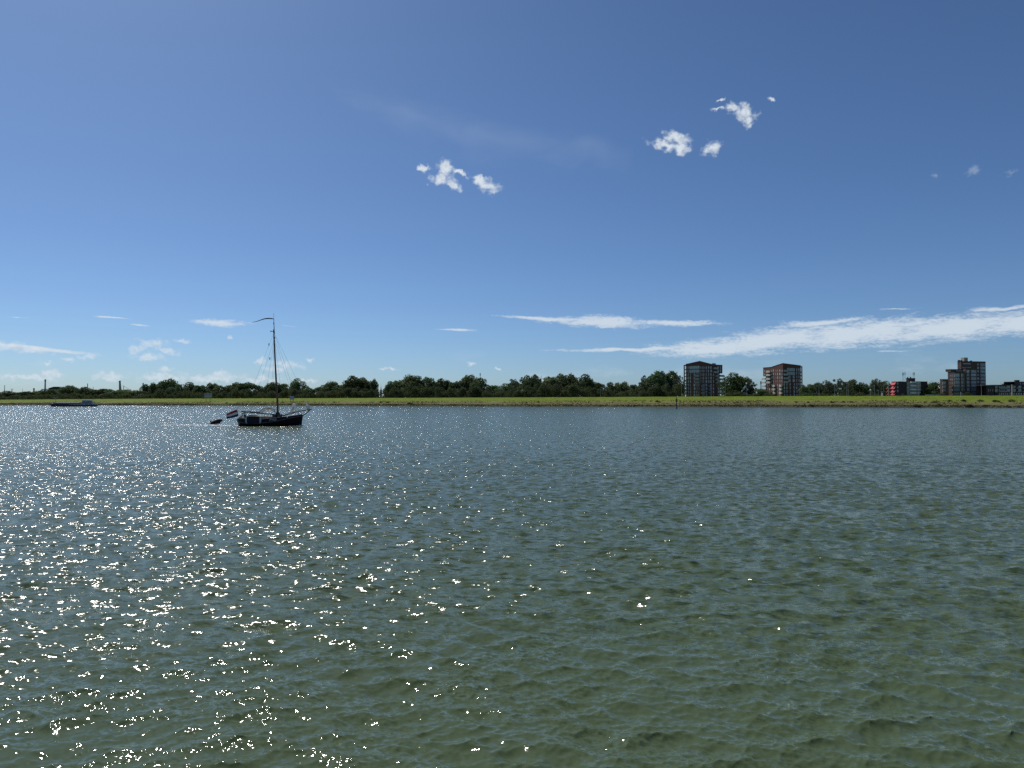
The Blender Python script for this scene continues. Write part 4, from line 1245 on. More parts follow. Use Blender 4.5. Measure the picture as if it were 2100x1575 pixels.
def build_bank_plants():
    # rough grass and reed along the foreshore: many small blades, one mass
    r = np.random.default_rng(8)
    n = 20000
    s = r.uniform(-560, 420, n); q = r.random(n)
    nn = np.where(q < .28, r.normal(3.2, .8, n), np.where(q < .85, r.uniform(2.5, FORE_N + 4, n), r.uniform(FORE_N, CREST_N, n)))
    patch = np.sin(s * .061) + np.sin(s * .173 + 1) * .7 + np.sin(nn * .5 + s * .02)
    keep = (patch > -.4) | (nn < 4.2); s, nn, patch = s[keep], nn[keep], patch[keep]
    V = []; F = []; mi = []
    for i in range(len(s)):
        x, y = xy_of(s[i], nn[i]); z = ground_z(s[i], nn[i]) - .1
        h = r.uniform(.25, .7) * (1.25 if nn[i] < 4.4 else 1) * (.45 if nn[i] > FORE_N + 3 else 1); w = r.uniform(.25, .6)
        a = r.uniform(0, 3.14); dx, dy = math.cos(a) * w, math.sin(a) * w; lx, ly = r.normal(0, .12, 2)
        k = len(V)
        V += [(x - dx, y - dy, z), (x + dx, y + dy, z), (x + dx * .7 + lx, y + dy * .7 + ly, z + h), (x - dx * .6 + lx, y - dy * .6 + ly, z + h * .85)]
        F.append((k, k + 1, k + 2, k + 3)); mi.append(0 if nn[i] < 5 else (1 if nn[i] < FORE_N + 2 else 2))
    me = bpy.data.meshes.new('bank_grass'); me.from_pydata(V, [], F)
    for m in (leaf_mat('reed edge', (.085, .095, .040), (.11, .11, .05), .1, .45, .3), leaf_mat('dry grass', (.20, .17, .08), (.175, .17, .07), .1, .5, .2), leaf_mat('green grass', (.13, .17, .02), (.11, .15, .018), .1, .35, .2)):
        me.materials.append(m)
    me.polygons.foreach_set('material_index', mi)
    o = bpy.data.objects.new('bank_grass', me); COL.objects.link(o)
    tag(o, 'rough dry grass and reeds along the far waterline', 'grass', kind='stuff')
    # dark clumps of scrub one can pick out on the foreshore
    spots = [(1422, 823, 5), (1433, 822.5, 7), (1454, 823.5, 8), (1467, 824, 6), (1478, 823, 4), (1505, 826, 6), (1512, 824, 8), (1534, 823, 7), (1600, 825, 5), (1633, 824, 6), (1658, 824.5, 9), (1707, 824.5, 12), (1730, 823.5, 9), (1746, 824, 10), (1662, 832, 12),
             (1349, 823, 14), (1335, 823, 4), (1318, 823.5, 5), (1256, 824, 5), (1104, 824, 8), (1080, 824.5, 6), (1035, 823.5, 5), (887, 824.5, 5), (842, 827, 18), (795, 824.5, 9), (780, 824, 7), (764, 824.5, 6), (739, 824.5, 5),
             (417, 825.5, 6), (523, 824.8, 3), (529, 825, 7), (551, 824.8, 3), (580, 825, 4), (486, 825.5, 6), (466, 825.5, 8), (646, 824.5, 4), (686, 824.5, 4), (284, 825.5, 5), (311, 825, 4),
             (1916, 825, 14), (1925, 831, 16), (1948, 822, 12), (1975, 821.5, 16), (2010, 822, 16), (2042, 822.5, 18), (2075, 822, 18), (1840, 828, 4), (2020, 832, 12), (1880, 832, 20), (1985, 832, 22)]
    r2 = random.Random(4)
    marks = [(427, 'the lettered sign'), (563, "the boat's mast"), (781, 'the church spire'), (985, 'the thin aerial mast'), (1231, 'the lone lamp post'), (1387, 'the green beacon'), (1487, 'the left block lamp'), (1628, 'the right block lamp'), (1785, 'the white globe lamp'), (1884, 'the awning block lamp'), (1970, 'the white stake'), (2073, 'the yellowish stake')]
    slab, seen = [], {}
    srt = sorted(spots); near = [min(marks, key=lambda m: abs(m[0] - q[0])) for q in srt]
    for q, m in zip(srt, near):
        side = 'right' if q[0] > m[0] else 'left'
        mates = sorted([w for w, v in zip(srt, near) if v is m and (w[0] > m[0]) == (q[0] > m[0])], key=lambda w: (abs(w[0] - m[0]), w[1]))
        o_ = mates.index(q)
        slab.append(f"dark scrub on the foreshore, {'first' if o_ == 0 else ORD[o_]} to the {side} of {m[1]}")
    for i, (px, py, wpx) in enumerate(sorted(spots)):
        # ground under that pixel
        n = 3.0
        while n < 40:
            X, Y = px_to_xy(px, n)
            if zat(py + 1.5, Y) <= ground_z(*sn_of(X, Y)) : break
            n += .4
        X, Y = px_to_xy(px, n); z = ground_z(*sn_of(X, Y))
        t = empty('shrub', (X, Y, z - .15), r2.uniform(0, 6), slab[i], 'shrub', 'scrub bushes on the foreshore')
        w = wpx / FPX * Y; t.scale = (w * 1.1, w * .8, max(.9, min(w * .4, 1.6)))
        link('foliage', CROWNS['bush'][i % 3], t)


build_bank_plants()

# ------------------------------------------------------------------ far industry on the skyline
def ground_under(px, Y):
    return LAND_Z


def far_things():
    def stack(px, py, wpx, Y, label, name='chimney_stack', cat='chimney', m=FARGREY, taper=.9, capm=None):
        p = plan_pt(px, Y); h = zat(py, Y) - LAND_Z; w = wpx / FPX * Y / 2
        t = empty(name, (p.x, p.y, LAND_Z), 0, label, cat)
        mb = MB(); mb.tube([(0, 0, 0), (0, 0, h * .9)], [w, w * (1 - (1 - taper) * .9)], 14); mb.build('shaft', m, t, True)
        mb = MB(); mb.tube([(0, 0, h * .9), (0, 0, h * .985), (0, 0, h * .986), (0, 0, h)], [w * taper * 1.04, w * taper * 1.02, w * taper * 1.12, w * taper * 1.12], 14); mb.build('rim', capm or m, t, True)
        return t
    stack(92.5, 778, 3.1, 1400, 'tall grey factory chimney, thickest on the skyline at left', capm=FARDARK)
    stack(9.3, 790, 1.8, 1500, 'slender pale stack near the left edge of the skyline', taper=.55)
    stack(46.3, 796.5, 1.0, 1500, 'thin spike-like stack between the power pole and the tank', taper=.4, m=FARDARK)
    stack(69.5, 796, 3.2, 1450, 'short stubby grey silo above the trees, left of the tall chimney', 'silo', 'silo')
    stack(179.5, 786.5, 1.5, 1300, 'thin dark stack rising behind the feathery tree', m=FARDARK)
    stack(191, 793.5, .9, 1300, 'short thin stack right of the dark one', m=FARDARK)
    # power pole with two cross arms
    Y = 900; p = plan_pt(24.5, Y); h = zat(797.5, Y) - LAND_Z
    t = empty('power_pole', (p.x, p.y, LAND_Z), 0, 'dark power pole with two cross arms at the left of the skyline', 'pole')
    mb = MB(); mb.tube([(0, 0, 0), (0, 0, h)], [.55, .38], 8); mb.build('post', DSTEEL, t)
    for f in (.985, .72):
        mb = MB(); mb.box((-1.9, -.12, h * f - .12), (1.9, .12, h * f + .12)); a = mb.build('cross_arm', DSTEEL, t)
        for x in (-1.7, 1.7):
            mb = MB(); mb.tube([(x, 0, h * f + .125), (x, 0, h * f + .6)], .12, 6); mb.build('insulator', FARGREY, a)
    # dark factory hall
    Y = 1250; a, b = plan_pt(99, Y), plan_pt(127.5, Y); zt = zat(793, Y)
    t = empty('factory_hall', (a.x, a.y, LAND_Z), 0, 'big dark factory hall roof right of the tall grey chimney', 'building')
    w = b.x - a.x; H = zt - LAND_Z
    mb = MB(); mb.prism([(0, 0), (w, 0), (w, 30), (0, 30)], 0, [H * .86, H * .86, H * .86, H * .86]); mb.build('wall', FARDARK, t)
    mb = MB(); v = [(-1, -1, H * .862), (w * .4, -1, H), (w * .75, -1, H), (w + 1, -1, H * .862)]
    v += [(x, 31, z) for x, y, z in v]
    mb.add(v, [(0, 1, 2, 3), (7, 6, 5, 4), (0, 4, 5, 1), (1, 5, 6, 2), (2, 6, 7, 3), (0, 3, 7, 4)]); mb.build('roof', COPING, t)
    for k in range(5):
        mb = MB(); mb.box((w * (.1 + .17 * k), -.3, H * .6), (w * (.2 + .17 * k), -.02, H * .78)); mb.build('window', GLASS_B, t)
    # slanted concrete pylons
    for px, py, lean, wpx, lab, extra in ((247.5, 780.5, -2.0, 4.6, 'big slanted concrete pylon on the skyline, the left and taller one', True), (295.3, 785.2, -2.0, 3.4, 'smaller slanted concrete pylon beside the tree belt, the right one', False)):
        Y = 1200; p = plan_pt(px, Y); h = zat(py, Y) - LAND_Z; k = Y / FPX; w = wpx * k / 2
        t = empty('slanted_pylon', (p.x, p.y, LAND_Z), 0, lab, 'pylon', 'slanted pylons')
        mb = MB(); l = lean * k
        mb.add([(-w, -w, 0), (w * 1.25, -w, 0), (w * 1.25, w, 0), (-w, w, 0), (l - w * .55, -w * .5, h * .93), (l + w * .55, -w * .5, h * .93), (l + w * .55, w * .5, h * .93), (l - w * .55, w * .5, h * .93)],
               [(3, 2, 1, 0), (4, 5, 6, 7), (0, 1, 5, 4), (1, 2, 6, 5), (2, 3, 7, 6), (3, 0, 4, 7)]); mb.build('shaft', PYLON, t)
        mb = MB(); mb.add([(l - w * .62, -w * .6, h * .931), (l + w * .6, -w * .6, h * .931), (l + w * .6, w * .6, h * .931), (l - w * .62, w * .6, h * .931), (l - w * .4, -w * .5, h * .985), (l + w * .55, -w * .5, h), (l + w * .55, w * .5, h), (l - w * .4, w * .5, h * .985)],
                          [(3, 2, 1, 0), (4, 5, 6, 7), (0, 1, 5, 4), (1, 2, 6, 5), (2, 3, 7, 6), (3, 0, 4, 7)]); mb.build('cap', DSTEEL, t)
    Y = 1195; p = plan_pt(253.6, Y); h = zat(791, Y) - LAND_Z; k = Y / FPX
    t = empty('stay_post', (p.x, p.y, LAND_Z), 0, 'dark post with a slanting stay right beside the big slanted pylon', 'post')
    mb = MB(); mb.tube([(0, 0, 0), (0, 0, h)], .55 * k, 8); mb.build('post', DSTEEL, t)
    mb = MB(); mb.tube([(0, 0, h - .3), (12.5 * k, 0, h - 8.0 * k)], .22 * k, 6); mb.build('stay', DSTEEL, t)
    mb = MB(); mb.tube([(-3.2 * k, 0, h - .35), (-.5 * k, 0, h - .35)], .2 * k, 6); mb.build('strut', DSTEEL, t)
    # church spire in the gap
    Y = 900; p = plan_pt(781.3, Y); zt = zat(791, Y); k = Y / FPX
    t = empty('church_tower', (p.x, p.y, LAND_Z), 0, 'dark pointed church spire seen through the gap in the trees', 'church tower')
    zb = zat(800, Y) - LAND_Z; H = zt - LAND_Z
    mb = MB(); w = 1.6 * k; mb.prism([(-w, -w), (w, -w), (w, w), (-w, w)], 0, [zb] * 4); mb.build('tower', BRICK_K, t)
    mb = MB(); mb.tube([(0, 0, zb + .01), (0, 0, zb + (H - zb) * .3), (0, 0, H)], [w * .95, w * .5, .08], 8); mb.build('spire', COPING, t)
    mb = MB(); mb.tube([(0, 0, H - .2), (0, 0, H + 2.4)], .08, 5); mb.build('finial', DSTEEL, t)
    # aerial masts
    for px, py, Y, lab in ((984.8, 765, 900, 'thin aerial mast sticking up behind the middle trees'), (1560.5, 781.5, 760, 'thin lattice mast left of the right apartment block')):
        p = plan_pt(px, Y); h = zat(py, Y) - LAND_Z
        t = empty('aerial_mast', (p.x, p.y, LAND_Z), 0, lab, 'mast', 'aerial masts')
        mb = MB()
        for a in range(3):
            c, s = math.cos(a * 2.094), math.sin(a * 2.094); mb.tube([(c * .6, s * .6, 0), (c * .3, s * .3, h)], [.13, .10], 5)
        for q in range(0, 14):
            z1, z2 = h * q / 14, h * (q + 1) / 14
            for a in range(3):
                a2 = (a + 1) % 3; w1 = .6 - .3 * q / 14; w2 = .6 - .3 * (q + 1) / 14
                mb.tube([(math.cos(a * 2.094) * w1, math.sin(a * 2.094) * w1, z1), (math.cos(a2 * 2.094) * w2, math.sin(a2 * 2.094) * w2, z2)], .06, 4)
        mb.build('lattice', DSTEEL, t)
        mb = MB()
        for q in range(3):
            mb.box((-.75 + q * .55, -.3, h - 3.2), (-.45 + q * .55, -.1, h - .3))
        mb.build('panel_aerial', FARGREY, t)


far_things()

# ------------------------------------------------------------------ street furniture on the dike
LAMPHEAD = mat('lamp head', (.55, .56, .57), .4, .05)


def lamp(px, py, back, label, kind='arm', pale=False):
    X, Y = px_to_xy(px, CREST_N + back); z = ground_z(*sn_of(X, Y)); h = zat(py, Y) - z
    t = empty('street_lamp', (X, Y, z - .1), 0, label, 'street lamp', 'street lamps along the dike road')
    m = STEEL
    mb = MB(); mb.tube([(0, 0, 0), (0, 0, h * .3), (0, 0, h)], [.15, .11, .075], 8); mb.build('post', m, t)
    if kind == 'arm':
        mb = MB(); mb.tube([(0, 0, h - .02), (.25, 0, h + .22), (.7, 0, h + .3)], .06, 6); mb.build('arm', m, t)
        mb = MB(); mb.box((.55, -.17, h + .18), (1.45, .17, h + .36)); mb.box((.62, -.13, h + .10), (1.38, .13, h + .178)); mb.build('lamp_head', LAMPHEAD, t)
    elif kind == 'globe':
        mb = MB(); mb.tube([(0, 0, h), (0, 0, h + .25), (0, 0, h + .6), (0, 0, h + .95), (0, 0, h + 1.15)], [.14, .42, .55, .42, .08], 12); mb.build('lamp_head', WHITE, t, True)
        mb = MB(); mb.tube([(0, 0, h + 1.155), (0, 0, h + 1.3)], [.22, .05], 10); mb.build('lamp_cap', m, t)
    else:
        mb = MB(); mb.box((-.4, -.18, h), (.4, .18, h + .22)); mb.build('lamp_head', LAMPHEAD, t)
    return t


lamp(1231.3, 795, 3, 'slim street lamp before the low trees, left of the two apartment blocks')
lamp(1397.6, 786.5, 3, 'slim street lamp close to the left apartment block, on its left side')
lamp(1487.6, 788.5, 3, 'street lamp close to the left apartment block, on its right side', 'box')
lamp(1531.3, 788, 3, 'street lamp with round pale head in front of the big tree between the blocks', 'globe')
lamp(1628.3, 793.5, 3, 'slim street lamp in front of the right apartment block', 'box')
lamp(1679.6, 787, 4, 'slim street lamp standing before the dense trees right of the apartment blocks')
lamp(1711.6, 787, 4, 'street lamp under the feathery trees, left of the close pair of posts', 'box')
lamp(1736.6, 785.5, 4, 'left post of the close pair of lamp posts before the broad tree', 'box')
lamp(1739.6, 787, 6, 'right post of the close pair of lamp posts before the broad tree', 'box')
lamp(1785.4, 801.5, 2, 'short lamp with a bright white globe, standing on the dike top', 'globe')
lamp(1793.6, 791, 4, 'tall slim lamp just right of the short white globe lamp', 'box')
lamp(1801, 801.5, 3, 'short grey post lamp between the tall slim lamp and the shelter', 'box')
lamp(1812.4, 789, 5, 'slim street lamp rising behind the shelter')
lamp(1884.6, 787, 2, 'pale street lamp in front of the white balconies of the awning block', 'box')
lamp(2012.6, 789.5, 2, 'pale street lamp in front of the stepped tower block', 'box')

# thin marker stakes on the slope
for px, py, pb, lab, m in ((1970.4, 804, 814.8, 'thin white stake in the grass before the tower block', WHITE), (2073.4, 805, 818.5, 'thin yellowish stake in the grass at the right edge', mat('yellow paint', (.55, .5, .2), .6))):
    n = 20.0
    while n < 58:
        X, Y = px_to_xy(px, n)
        if zat(pb, Y) <= ground_z(*sn_of(X, Y)): break
        n += .3
    z = ground_z(*sn_of(X, Y)); h = zat(py, Y) - z
    t = empty('marker_stake', (X, Y, z - .1), 0, lab, 'stake', 'marker stakes on the dike')
    mb = MB(); mb.tube([(0, 0, 0), (0, 0, h * .9)], .11, 7); mb.build('stake', m, t)
    mb = MB(); mb.tube([(0, 0, h * .902), (0, 0, h + .1)], [.13, .06], 7); mb.build('tip', WHITE, t)

# small shelter and fence on the dike road
X, Y = px_to_xy(1812.5, CREST_N + 3); z = ground_z(*sn_of(X, Y))
t = empty('shelter', (X, Y, z - .1), R(8), 'small grey roadside shelter left of the red awnings', 'shelter')
mb = MB(); mb.box((-1.2, .9, 0), (1.2, 1.0, 2.6)); mb.build('back_wall', CONC, t)
for sx in (-1, 1):
    mb = MB(); mb.box((sx * 1.15 - .05, -.6, 0), (sx * 1.15 + .05, .896, 2.6)); mb.build('side_panel', RAILGREY, t)
mb = MB(); mb.box((-1.5, -.9, 2.604), (1.5, 1.2, 2.8)); mb.build('roof', STEEL, t)
mb = MB(); mb.box((-1.0, .4, .5), (1.0, .85, .58)); mb.build('bench', BARK, t)
X0, Y0 = px_to_xy(1897, CREST_N + 16); X1, Y1 = px_to_xy(1929, CREST_N + 16); z = ground_z(*sn_of(X0, Y0))
L_ = math.hypot(X1 - X0, Y1 - Y0)
t = empty('fence', (X0, Y0, z - .1), math.atan2(Y1 - Y0, X1 - X0), 'grey board fence between the awning block and the tower block', 'fence')
nb = 26
mb = MB(); mb.box((.02, -.03, 0), (L_ / nb - .03, .03, 3.4)); o = mb.build('board', RAILGREY, t); bm_ = o.data
for i in range(1, nb):
    o = link('board', bm_, t); o.location = (L_ / nb * i, 0, rng.uniform(-.12, .02))
mb = MB(); mb.box((0, .035, .5), (L_, .12, .62)); mb.build('rail', RAILGREY, t)
mb = MB(); mb.box((0, .035, 2.4), (L_, .12, 2.52)); mb.build('rail', RAILGREY, t)

# ------------------------------------------------------------------ sailing boat
HULLM = mat('black tarred hull', (.009, .008, .010), .5, .25, 1.5, spec=.15)
NAVY = mat('navy bulwark', (.008, .010, .018), .5, .15, 1.5, spec=.15)
STRAKE = mat('red brown strake', (.17, .08, .085), .5, .2, 3)
VARN = mat('varnished wood', (.20, .085, .035), .4, .25, 2.0)
DKWOOD = mat('dark wood', (.045, .030, .022), .6, .25, 3)
DECKM = mat('scrubbed deck', (.36, .31, .23), .75, .15, 2)
SAIL = leaf_mat('cream sailcloth', (.80, .78, .72), (.66, .64, .60), 0, .55, 2.5)
SAILD = leaf_mat('grey sail cover', (.42, .39, .40), (.25, .23, .24), 0, .35, 3)
SAILB = leaf_mat('blue white sail bag', (.74, .77, .76), (.62, .66, .67), 0, .55, 3)
ROPE = mat('rope', (.16, .14, .11), .9, .1)
BRASS = mat('brass lantern', (.55, .42, .16), .35, .1, metallic=.6)
RUBBER = mat('red brown rubber', (.060, .022, .020), .55, .15, 2)
FOAM = mat('foam', (.78, .80, .80), .9, .08, 3)


def text_mesh(txt, size, shear=0.0):
    cu = bpy.data.curves.new('lettering', 'FONT'); cu.body = txt; cu.size = size; cu.extrude = .01; cu.align_x = 'CENTER'; cu.align_y = 'CENTER'; cu.shear = shear; cu.resolution_u = 2
    o = bpy.data.objects.new('lettering', cu); COL.objects.link(o)
    bpy.context.view_layer.update()
    me = bpy.data.meshes.new_from_object(o.evaluated_get(bpy.context.evaluated_depsgraph_get()))
    bpy.data.objects.remove(o)
    return me


def lumpy(mb, pts, radii, n=9, amp=.18, seed=1, mi=0):
    """tube with uneven folds"""
    r = random.Random(seed); o = len(mb.v)
    mb.tube(pts, radii, n, mi)
    k = len(pts) * n
    for i in range(o, o + k):
        x, y, z = mb.v[i]; j = (i - o) // n; rr = radii[j] if not isinstance(radii, (int, float)) else radii
        mb.v[i] = (x + r.uniform(-amp, amp) * rr, y + r.uniform(-amp, amp) * rr, z + r.uniform(-amp, amp) * rr)
    return mb


def build_boat():
    P = at(553.7, 873.1, 131.5)
    root = empty('sailing_boat', (P.x, P.y, .0), 0, 'dark traditional sailing barge with tall wooden mast and lowered sails, flying a tricolour', 'sailing boat')
    k = 131.5 / FPX / 8.75
    X = lambda zx: (zx - 1170) * k
    Z = lambda zy: (640 - zy) * k
    xs = [580, 600, 640, 700, 800, 900, 1000, 1100, 1200, 1300, 1400, 1500, 1600, 1670, 1720, 1745, 1757]
    railt = ([580, 620, 700, 900, 1100, 1250, 1400, 1550, 1700, 1757], [532, 512, 507, 514, 516, 505, 489, 470, 450, 438])
    walet = ([580, 620, 700, 800, 1000, 1250, 1400, 1550, 1757], [548, 565, 580, 590, 593, 568, 541, 502, 460])
    bt = ([580, 600, 640, 700, 800, 1000, 1200, 1450, 1600, 1700, 1740, 1757], [.30, .75, 1.15, 1.5, 1.8, 2.05, 2.1, 1.95, 1.55, .9, .45, .10])
    secs = []
    for x in xs:
        b = float(np.interp(x, *bt)); zr, zw = Z(float(np.interp(x, *railt))), Z(float(np.interp(x, *walet)))
        f = (x - 1170) / 587
        def px_(z):    # raked ends: lower levels are shorter
            t = min(max((1.5 - z) / 1.9, 0), 1); return X(x) * (1 - .085 * t * abs(f))
        secs.append([(px_(-.6), 0, -.65), (px_(-.55), .55 * b, -.55), (px_(.0), .86 * b, .0), (px_(zw * .6), .96 * b, zw * .6), (px_(zw), b, zw), (px_(zr), .93 * b, zr)])
    def skin(cols, name, m):
        mb = MB(); n = len(cols)
        for side in (-1, 1):
            v = [(s[c][0], s[c][1] * side, s[c][2]) for s in secs for c in cols]
            f = []
            for i in range(len(secs) - 1):
                for j in range(n - 1):
                    q = (i * n + j, (i + 1) * n + j, (i + 1) * n + j + 1, i * n + j + 1)
                    f.append(q if side < 0 else q[::-1])
            mb.add(v, f)
        for e in (0, -1):
            v = [(secs[e][c][0], secs[e][c][1] * sd, secs[e][c][2]) for sd in (-1, 1) for c in cols]
            mb.add(v, [(i, i + 1, i + 1 + n, i + n) for i in range(n - 1)])
        return mb.build(name, m, root, True)
    skin([0, 1, 2, 3, 4], 'hull', HULLM)
    skin([4, 5], 'bulwark', NAVY)
    for side, nm in ((-1, 'rubbing_strake'), (1, 'rubbing_strake')):
        mb = MB(); mb.tube([(s[4][0], (s[4][1] + .03) * side, s[4][2]) for s in secs], .085, 6); mb.build(nm, STRAKE, root, True)
        mb = MB(); mb.tube([(s[5][0], s[5][1] * side, s[5][2] + .03) for s in secs], .055, 6); mb.build('rail', DKWOOD, root, True)
    mb = MB(); v = []
    for s in secs: v += [(s[5][0], -s[5][1] * .97, s[5][2] - .22), (s[5][0], s[5][1] * .97, s[5][2] - .22)]
    mb.add(v, [(2 * i, 2 * i + 2, 2 * i + 3, 2 * i + 1) for i in range(len(secs) - 1)]); mb.build('deck', DECKM, root)
    # stem post and rudder
    mb = MB(); mb.plate([(0, -.6), (.35, -.2), (.55, 1.5), (.48, 2.0), (.30, 2.0), (.15, .6)], .16, Vector((X(1700), -.08, 0)), Vector((1, 0, 0)), Vector((0, 0, 1)), Vector((0, 1, 0))); mb.build('stem', HULLM, root)
    mb = MB(); mb.plate([(.5, -.7), (.1, -.65), (.05, .3), (-.06, 1.15), (.12, 1.3), (.45, .5)], .12, Vector((X(596), -.06, 0)), Vector((1, 0, 0)), Vector((0, 0, 1)), Vector((0, 1, 0))); mb.build('rudder', HULLM, root)
    # leeboard hung on the side: dark board with white ends
    pts = []
    for a in range(0, 181, 15): pts.append((X(1062) + math.sin(R(a)) * .34, Z(525) + math.cos(R(a)) * .62))
    for a in range(180, 361, 15): pts.append((X(842) + math.sin(R(a)) * .34, Z(530) + math.cos(R(a)) * .66))
    board = MB(); board.plate(pts, .09, Vector((0, -2.32, 0)), Vector((1, 0, 0)), Vector((0, 0, 1)), Vector((0, 1, 0)))
    lb = board.build('leeboard', mat('slate blue board', (.017, .023, .033), .6, .15, 2, spec=.15), root)
    for cx, sgn in ((842, -1), (1062, 1)):
        q = []
        for a in range(0, 181, 15): q.append((X(cx) + sgn * math.sin(R(a)) * .345, Z(528) + math.cos(R(a)) * .66))
        for a in range(180, -1, -15): q.append((X(cx) + sgn * math.sin(R(a)) * (.05 if sgn < 0 else -.02), Z(528) + math.cos(R(a)) * .60))
        mb = MB(); mb.plate(q if sgn > 0 else q[::-1], .03, Vector((0, -2.352, 0)), Vector((1, 0, 0)), Vector((0, 0, 1)), Vector((0, 1, 0))); mb.build('white_end', mat('chalky white paint', (.42, .45, .46), .6, .1), lb)
    # cabin
    mb = MB(); x0, x1 = X(760), X(1240); zz = Z(492) - .2
    mb.add([(x0, -1.25, zz), (x1, -1.25, zz), (x1, 1.25, zz), (x0, 1.25, zz), (x0 + .2, -1.05, zz + .52), (x1 - .12, -1.05, zz + .40), (x1 - .12, 1.05, zz + .40), (x0 + .2, 1.05, zz + .52)],
           [(3, 2, 1, 0), (4, 5, 6, 7), (0, 1, 5, 4), (1, 2, 6, 5), (2, 3, 7, 6), (3, 0, 4, 7)]); cb = mb.build('cabin', DECKM, root)
    for xx in (860, 960, 1060, 1160):
        mb = MB(); mb.tube([(X(xx), -1.20, zz + .26), (X(xx), -1.13, zz + .27)], .13, 12); mb.build('porthole', GLASS, cb)
    mb = MB(); mb.box((X(800), -.5, zz + .53), (X(930), .5, zz + .68)); mb.build('hatch', VARN, cb)
    # mast, raked a little aft, thick at the foot
    def zm(px, py): return ((px - 553.7) * 131.5 / FPX, (873.1 - py) * 131.5 / FPX)
    def zl(a, b): return zm(410 + a / 6.0577, 630 + b / 6.0577)
    mp = [(967, 1340), (960, 1150), (945, 950), (935, 780), (925, 600), (918, 450), (914, 380), (910, 290)]
    mb = MB(); mb.tube([(zl(*p)[0], 0, zl(*p)[1]) for p in mp], [.20, .185, .17, .155, .14, .125, .115, .095], 12); ms = mb.build('mast', VARN, root, True)
    mb = MB(); mb.tube([(zl(912, 300)[0] + .06, 0, zl(912, 300)[1] - .5), (zl(908, 140)[0], 0, zl(908, 140)[1])], [.085, .045], 9); mb.build('topmast', DKWOOD, root, True)
    mb = MB(); mb.tube([(zl(908, 142)[0], 0, zl(908, 142)[1] - .1), (zl(906, 72)[0], 0, zl(906, 72)[1])], .022, 6); mb.build('aerial', DSTEEL, root)
    for (a, b, rr) in ((912, 310, .16), (915, 378, .17), (909, 285, .13), (908, 200, .09), (961, 1165, .21)):
        x, z_ = zl(a, b); mb = MB(); mb.tube([(x, 0, z_ - .14), (x, 0, z_ + .14)], rr, 10); mb.build('mast_band', DSTEEL, ms)
    x, z_ = zl(912, 300); mb = MB(); mb.box((x - .62, -.05, z_ - .04), (x - .1, .05, z_ + .06)); mb.box((x - .72, -.09, z_ + .02), (x - .5, .09, z_ + .12)); mb.build('spreader', DSTEEL, ms)
    # tabernacle at the mast foot, winch and pin rail
    mb = MB(); x, z_ = zl(966, 1330)
    for sy in (-.32, .24): mb.box((x - .28, sy, Z(500)), (x + .30, sy + .08, Z(400)))
    mb.box((x - .34, -.319, Z(498)), (x - .285, .319, Z(430))); mb.build('tabernacle', DKWOOD, root)
    for xx, w in ((1258, .30), (1345, .26)):
        mb = MB(); mb.tube([(X(xx), -.5, Z(455)), (X(xx), .5, Z(455))], w * .7, 10); mb.box((X(xx) - w, -.62, Z(492)), (X(xx) + w, -.51, Z(432))); mb.box((X(xx) - w, .51, Z(492)), (X(xx) + w, .62, Z(432))); mb.build('winch', DSTEEL, root)
    # boom with furled sail
    b0, b1 = (X(1270), Z(440)), (X(672), Z(382))
    mb = MB(); mb.tube([(b0[0], 0, b0[1]), ((b0[0] + b1[0]) / 2, 0, (b0[1] + b1[1]) / 2 - .03), (b1[0], 0, b1[1])], [.085, .10, .08], 9); mb.build('boom', DKWOOD, root, True)
    pts = []; rad = []
    for i in range(24):
        t = i / 23; zx = 985 - t * 285
        pts.append((X(zx), 0, Z(404 - t * 14 + math.sin(t * 17) * 5) + .02)); rad.append(.10 + .07 * abs(math.sin(t * 9 + .5)) * (1 - .6 * t) + .02)
    mb = MB(); lumpy(mb, pts, rad, 9, .28, 3); mb.build('furled_mainsail', SAILD, root, True)
    # curved gaff with the sail hanging under it
    arc = [(975, 408), (1000, 375), (1035, 343), (1080, 325), (1130, 323), (1180, 330), (1225, 342), (1262, 356)]
    mb = MB(); mb.tube([(X(a), -.05, Z(b)) for a, b in arc], [.04, .05, .055, .06, .06, .055, .05, .05], 8); mb.build('gaff', DKWOOD, root, True)
    inner = [(990, 420), (1025, 404), (1062, 382), (1097, 366), (1135, 363), (1180, 370), (1225, 383), (1258, 396)]
    mb = MB(); v = []
    for (a, b), (c, d) in zip(arc, inner): v += [(X(a), -.06, Z(b) - .05), (X(c), -.10, Z(d)), (X(c), .10, Z(d)), (X(a), .06, Z(b) - .05)]
    f = []
    for i in range(len(arc) - 1):
        for j in range(4): f.append((i * 4 + j, (i + 1) * 4 + j, (i + 1) * 4 + (j + 1) % 4, i * 4 + (j + 1) % 4))
    f += [(3, 2, 1, 0), tuple(len(v) - 4 + j for j in range(4))]
    mb.add(v, f); mb.build('gaff_sail', SAIL, root, True)
    # bowsprit with its stay, furled jib and furled staysail
    mb = MB(); mb.tube([(X(1395), -.1, Z(462)), (X(1690), -.1, Z(378)), (X(1922), -.1, Z(345))], [.12, .11, .06], 9); mb.build('bowsprit', DKWOOD, root, True)
    mb = MB(); mb.tube([(X(1752), -.1, Z(468)), (X(1830), -.1, Z(412)), (X(1895), -.1, Z(352))], [.06, .08, .05], 7); mb.build('bobstay', DKWOOD, root, True)
    mb = MB(); lumpy(mb, [(X(1815), -.1, Z(195)), (X(1822), -.1, Z(225)), (X(1838), -.1, Z(262)), (X(1852), -.1, Z(295)), (X(1862), -.1, Z(325)), (X(1866), -.1, Z(352))], [.05, .10, .22, .33, .30, .18], 9, .3, 5); mb.build('furled_jib', SAIL, root, True)
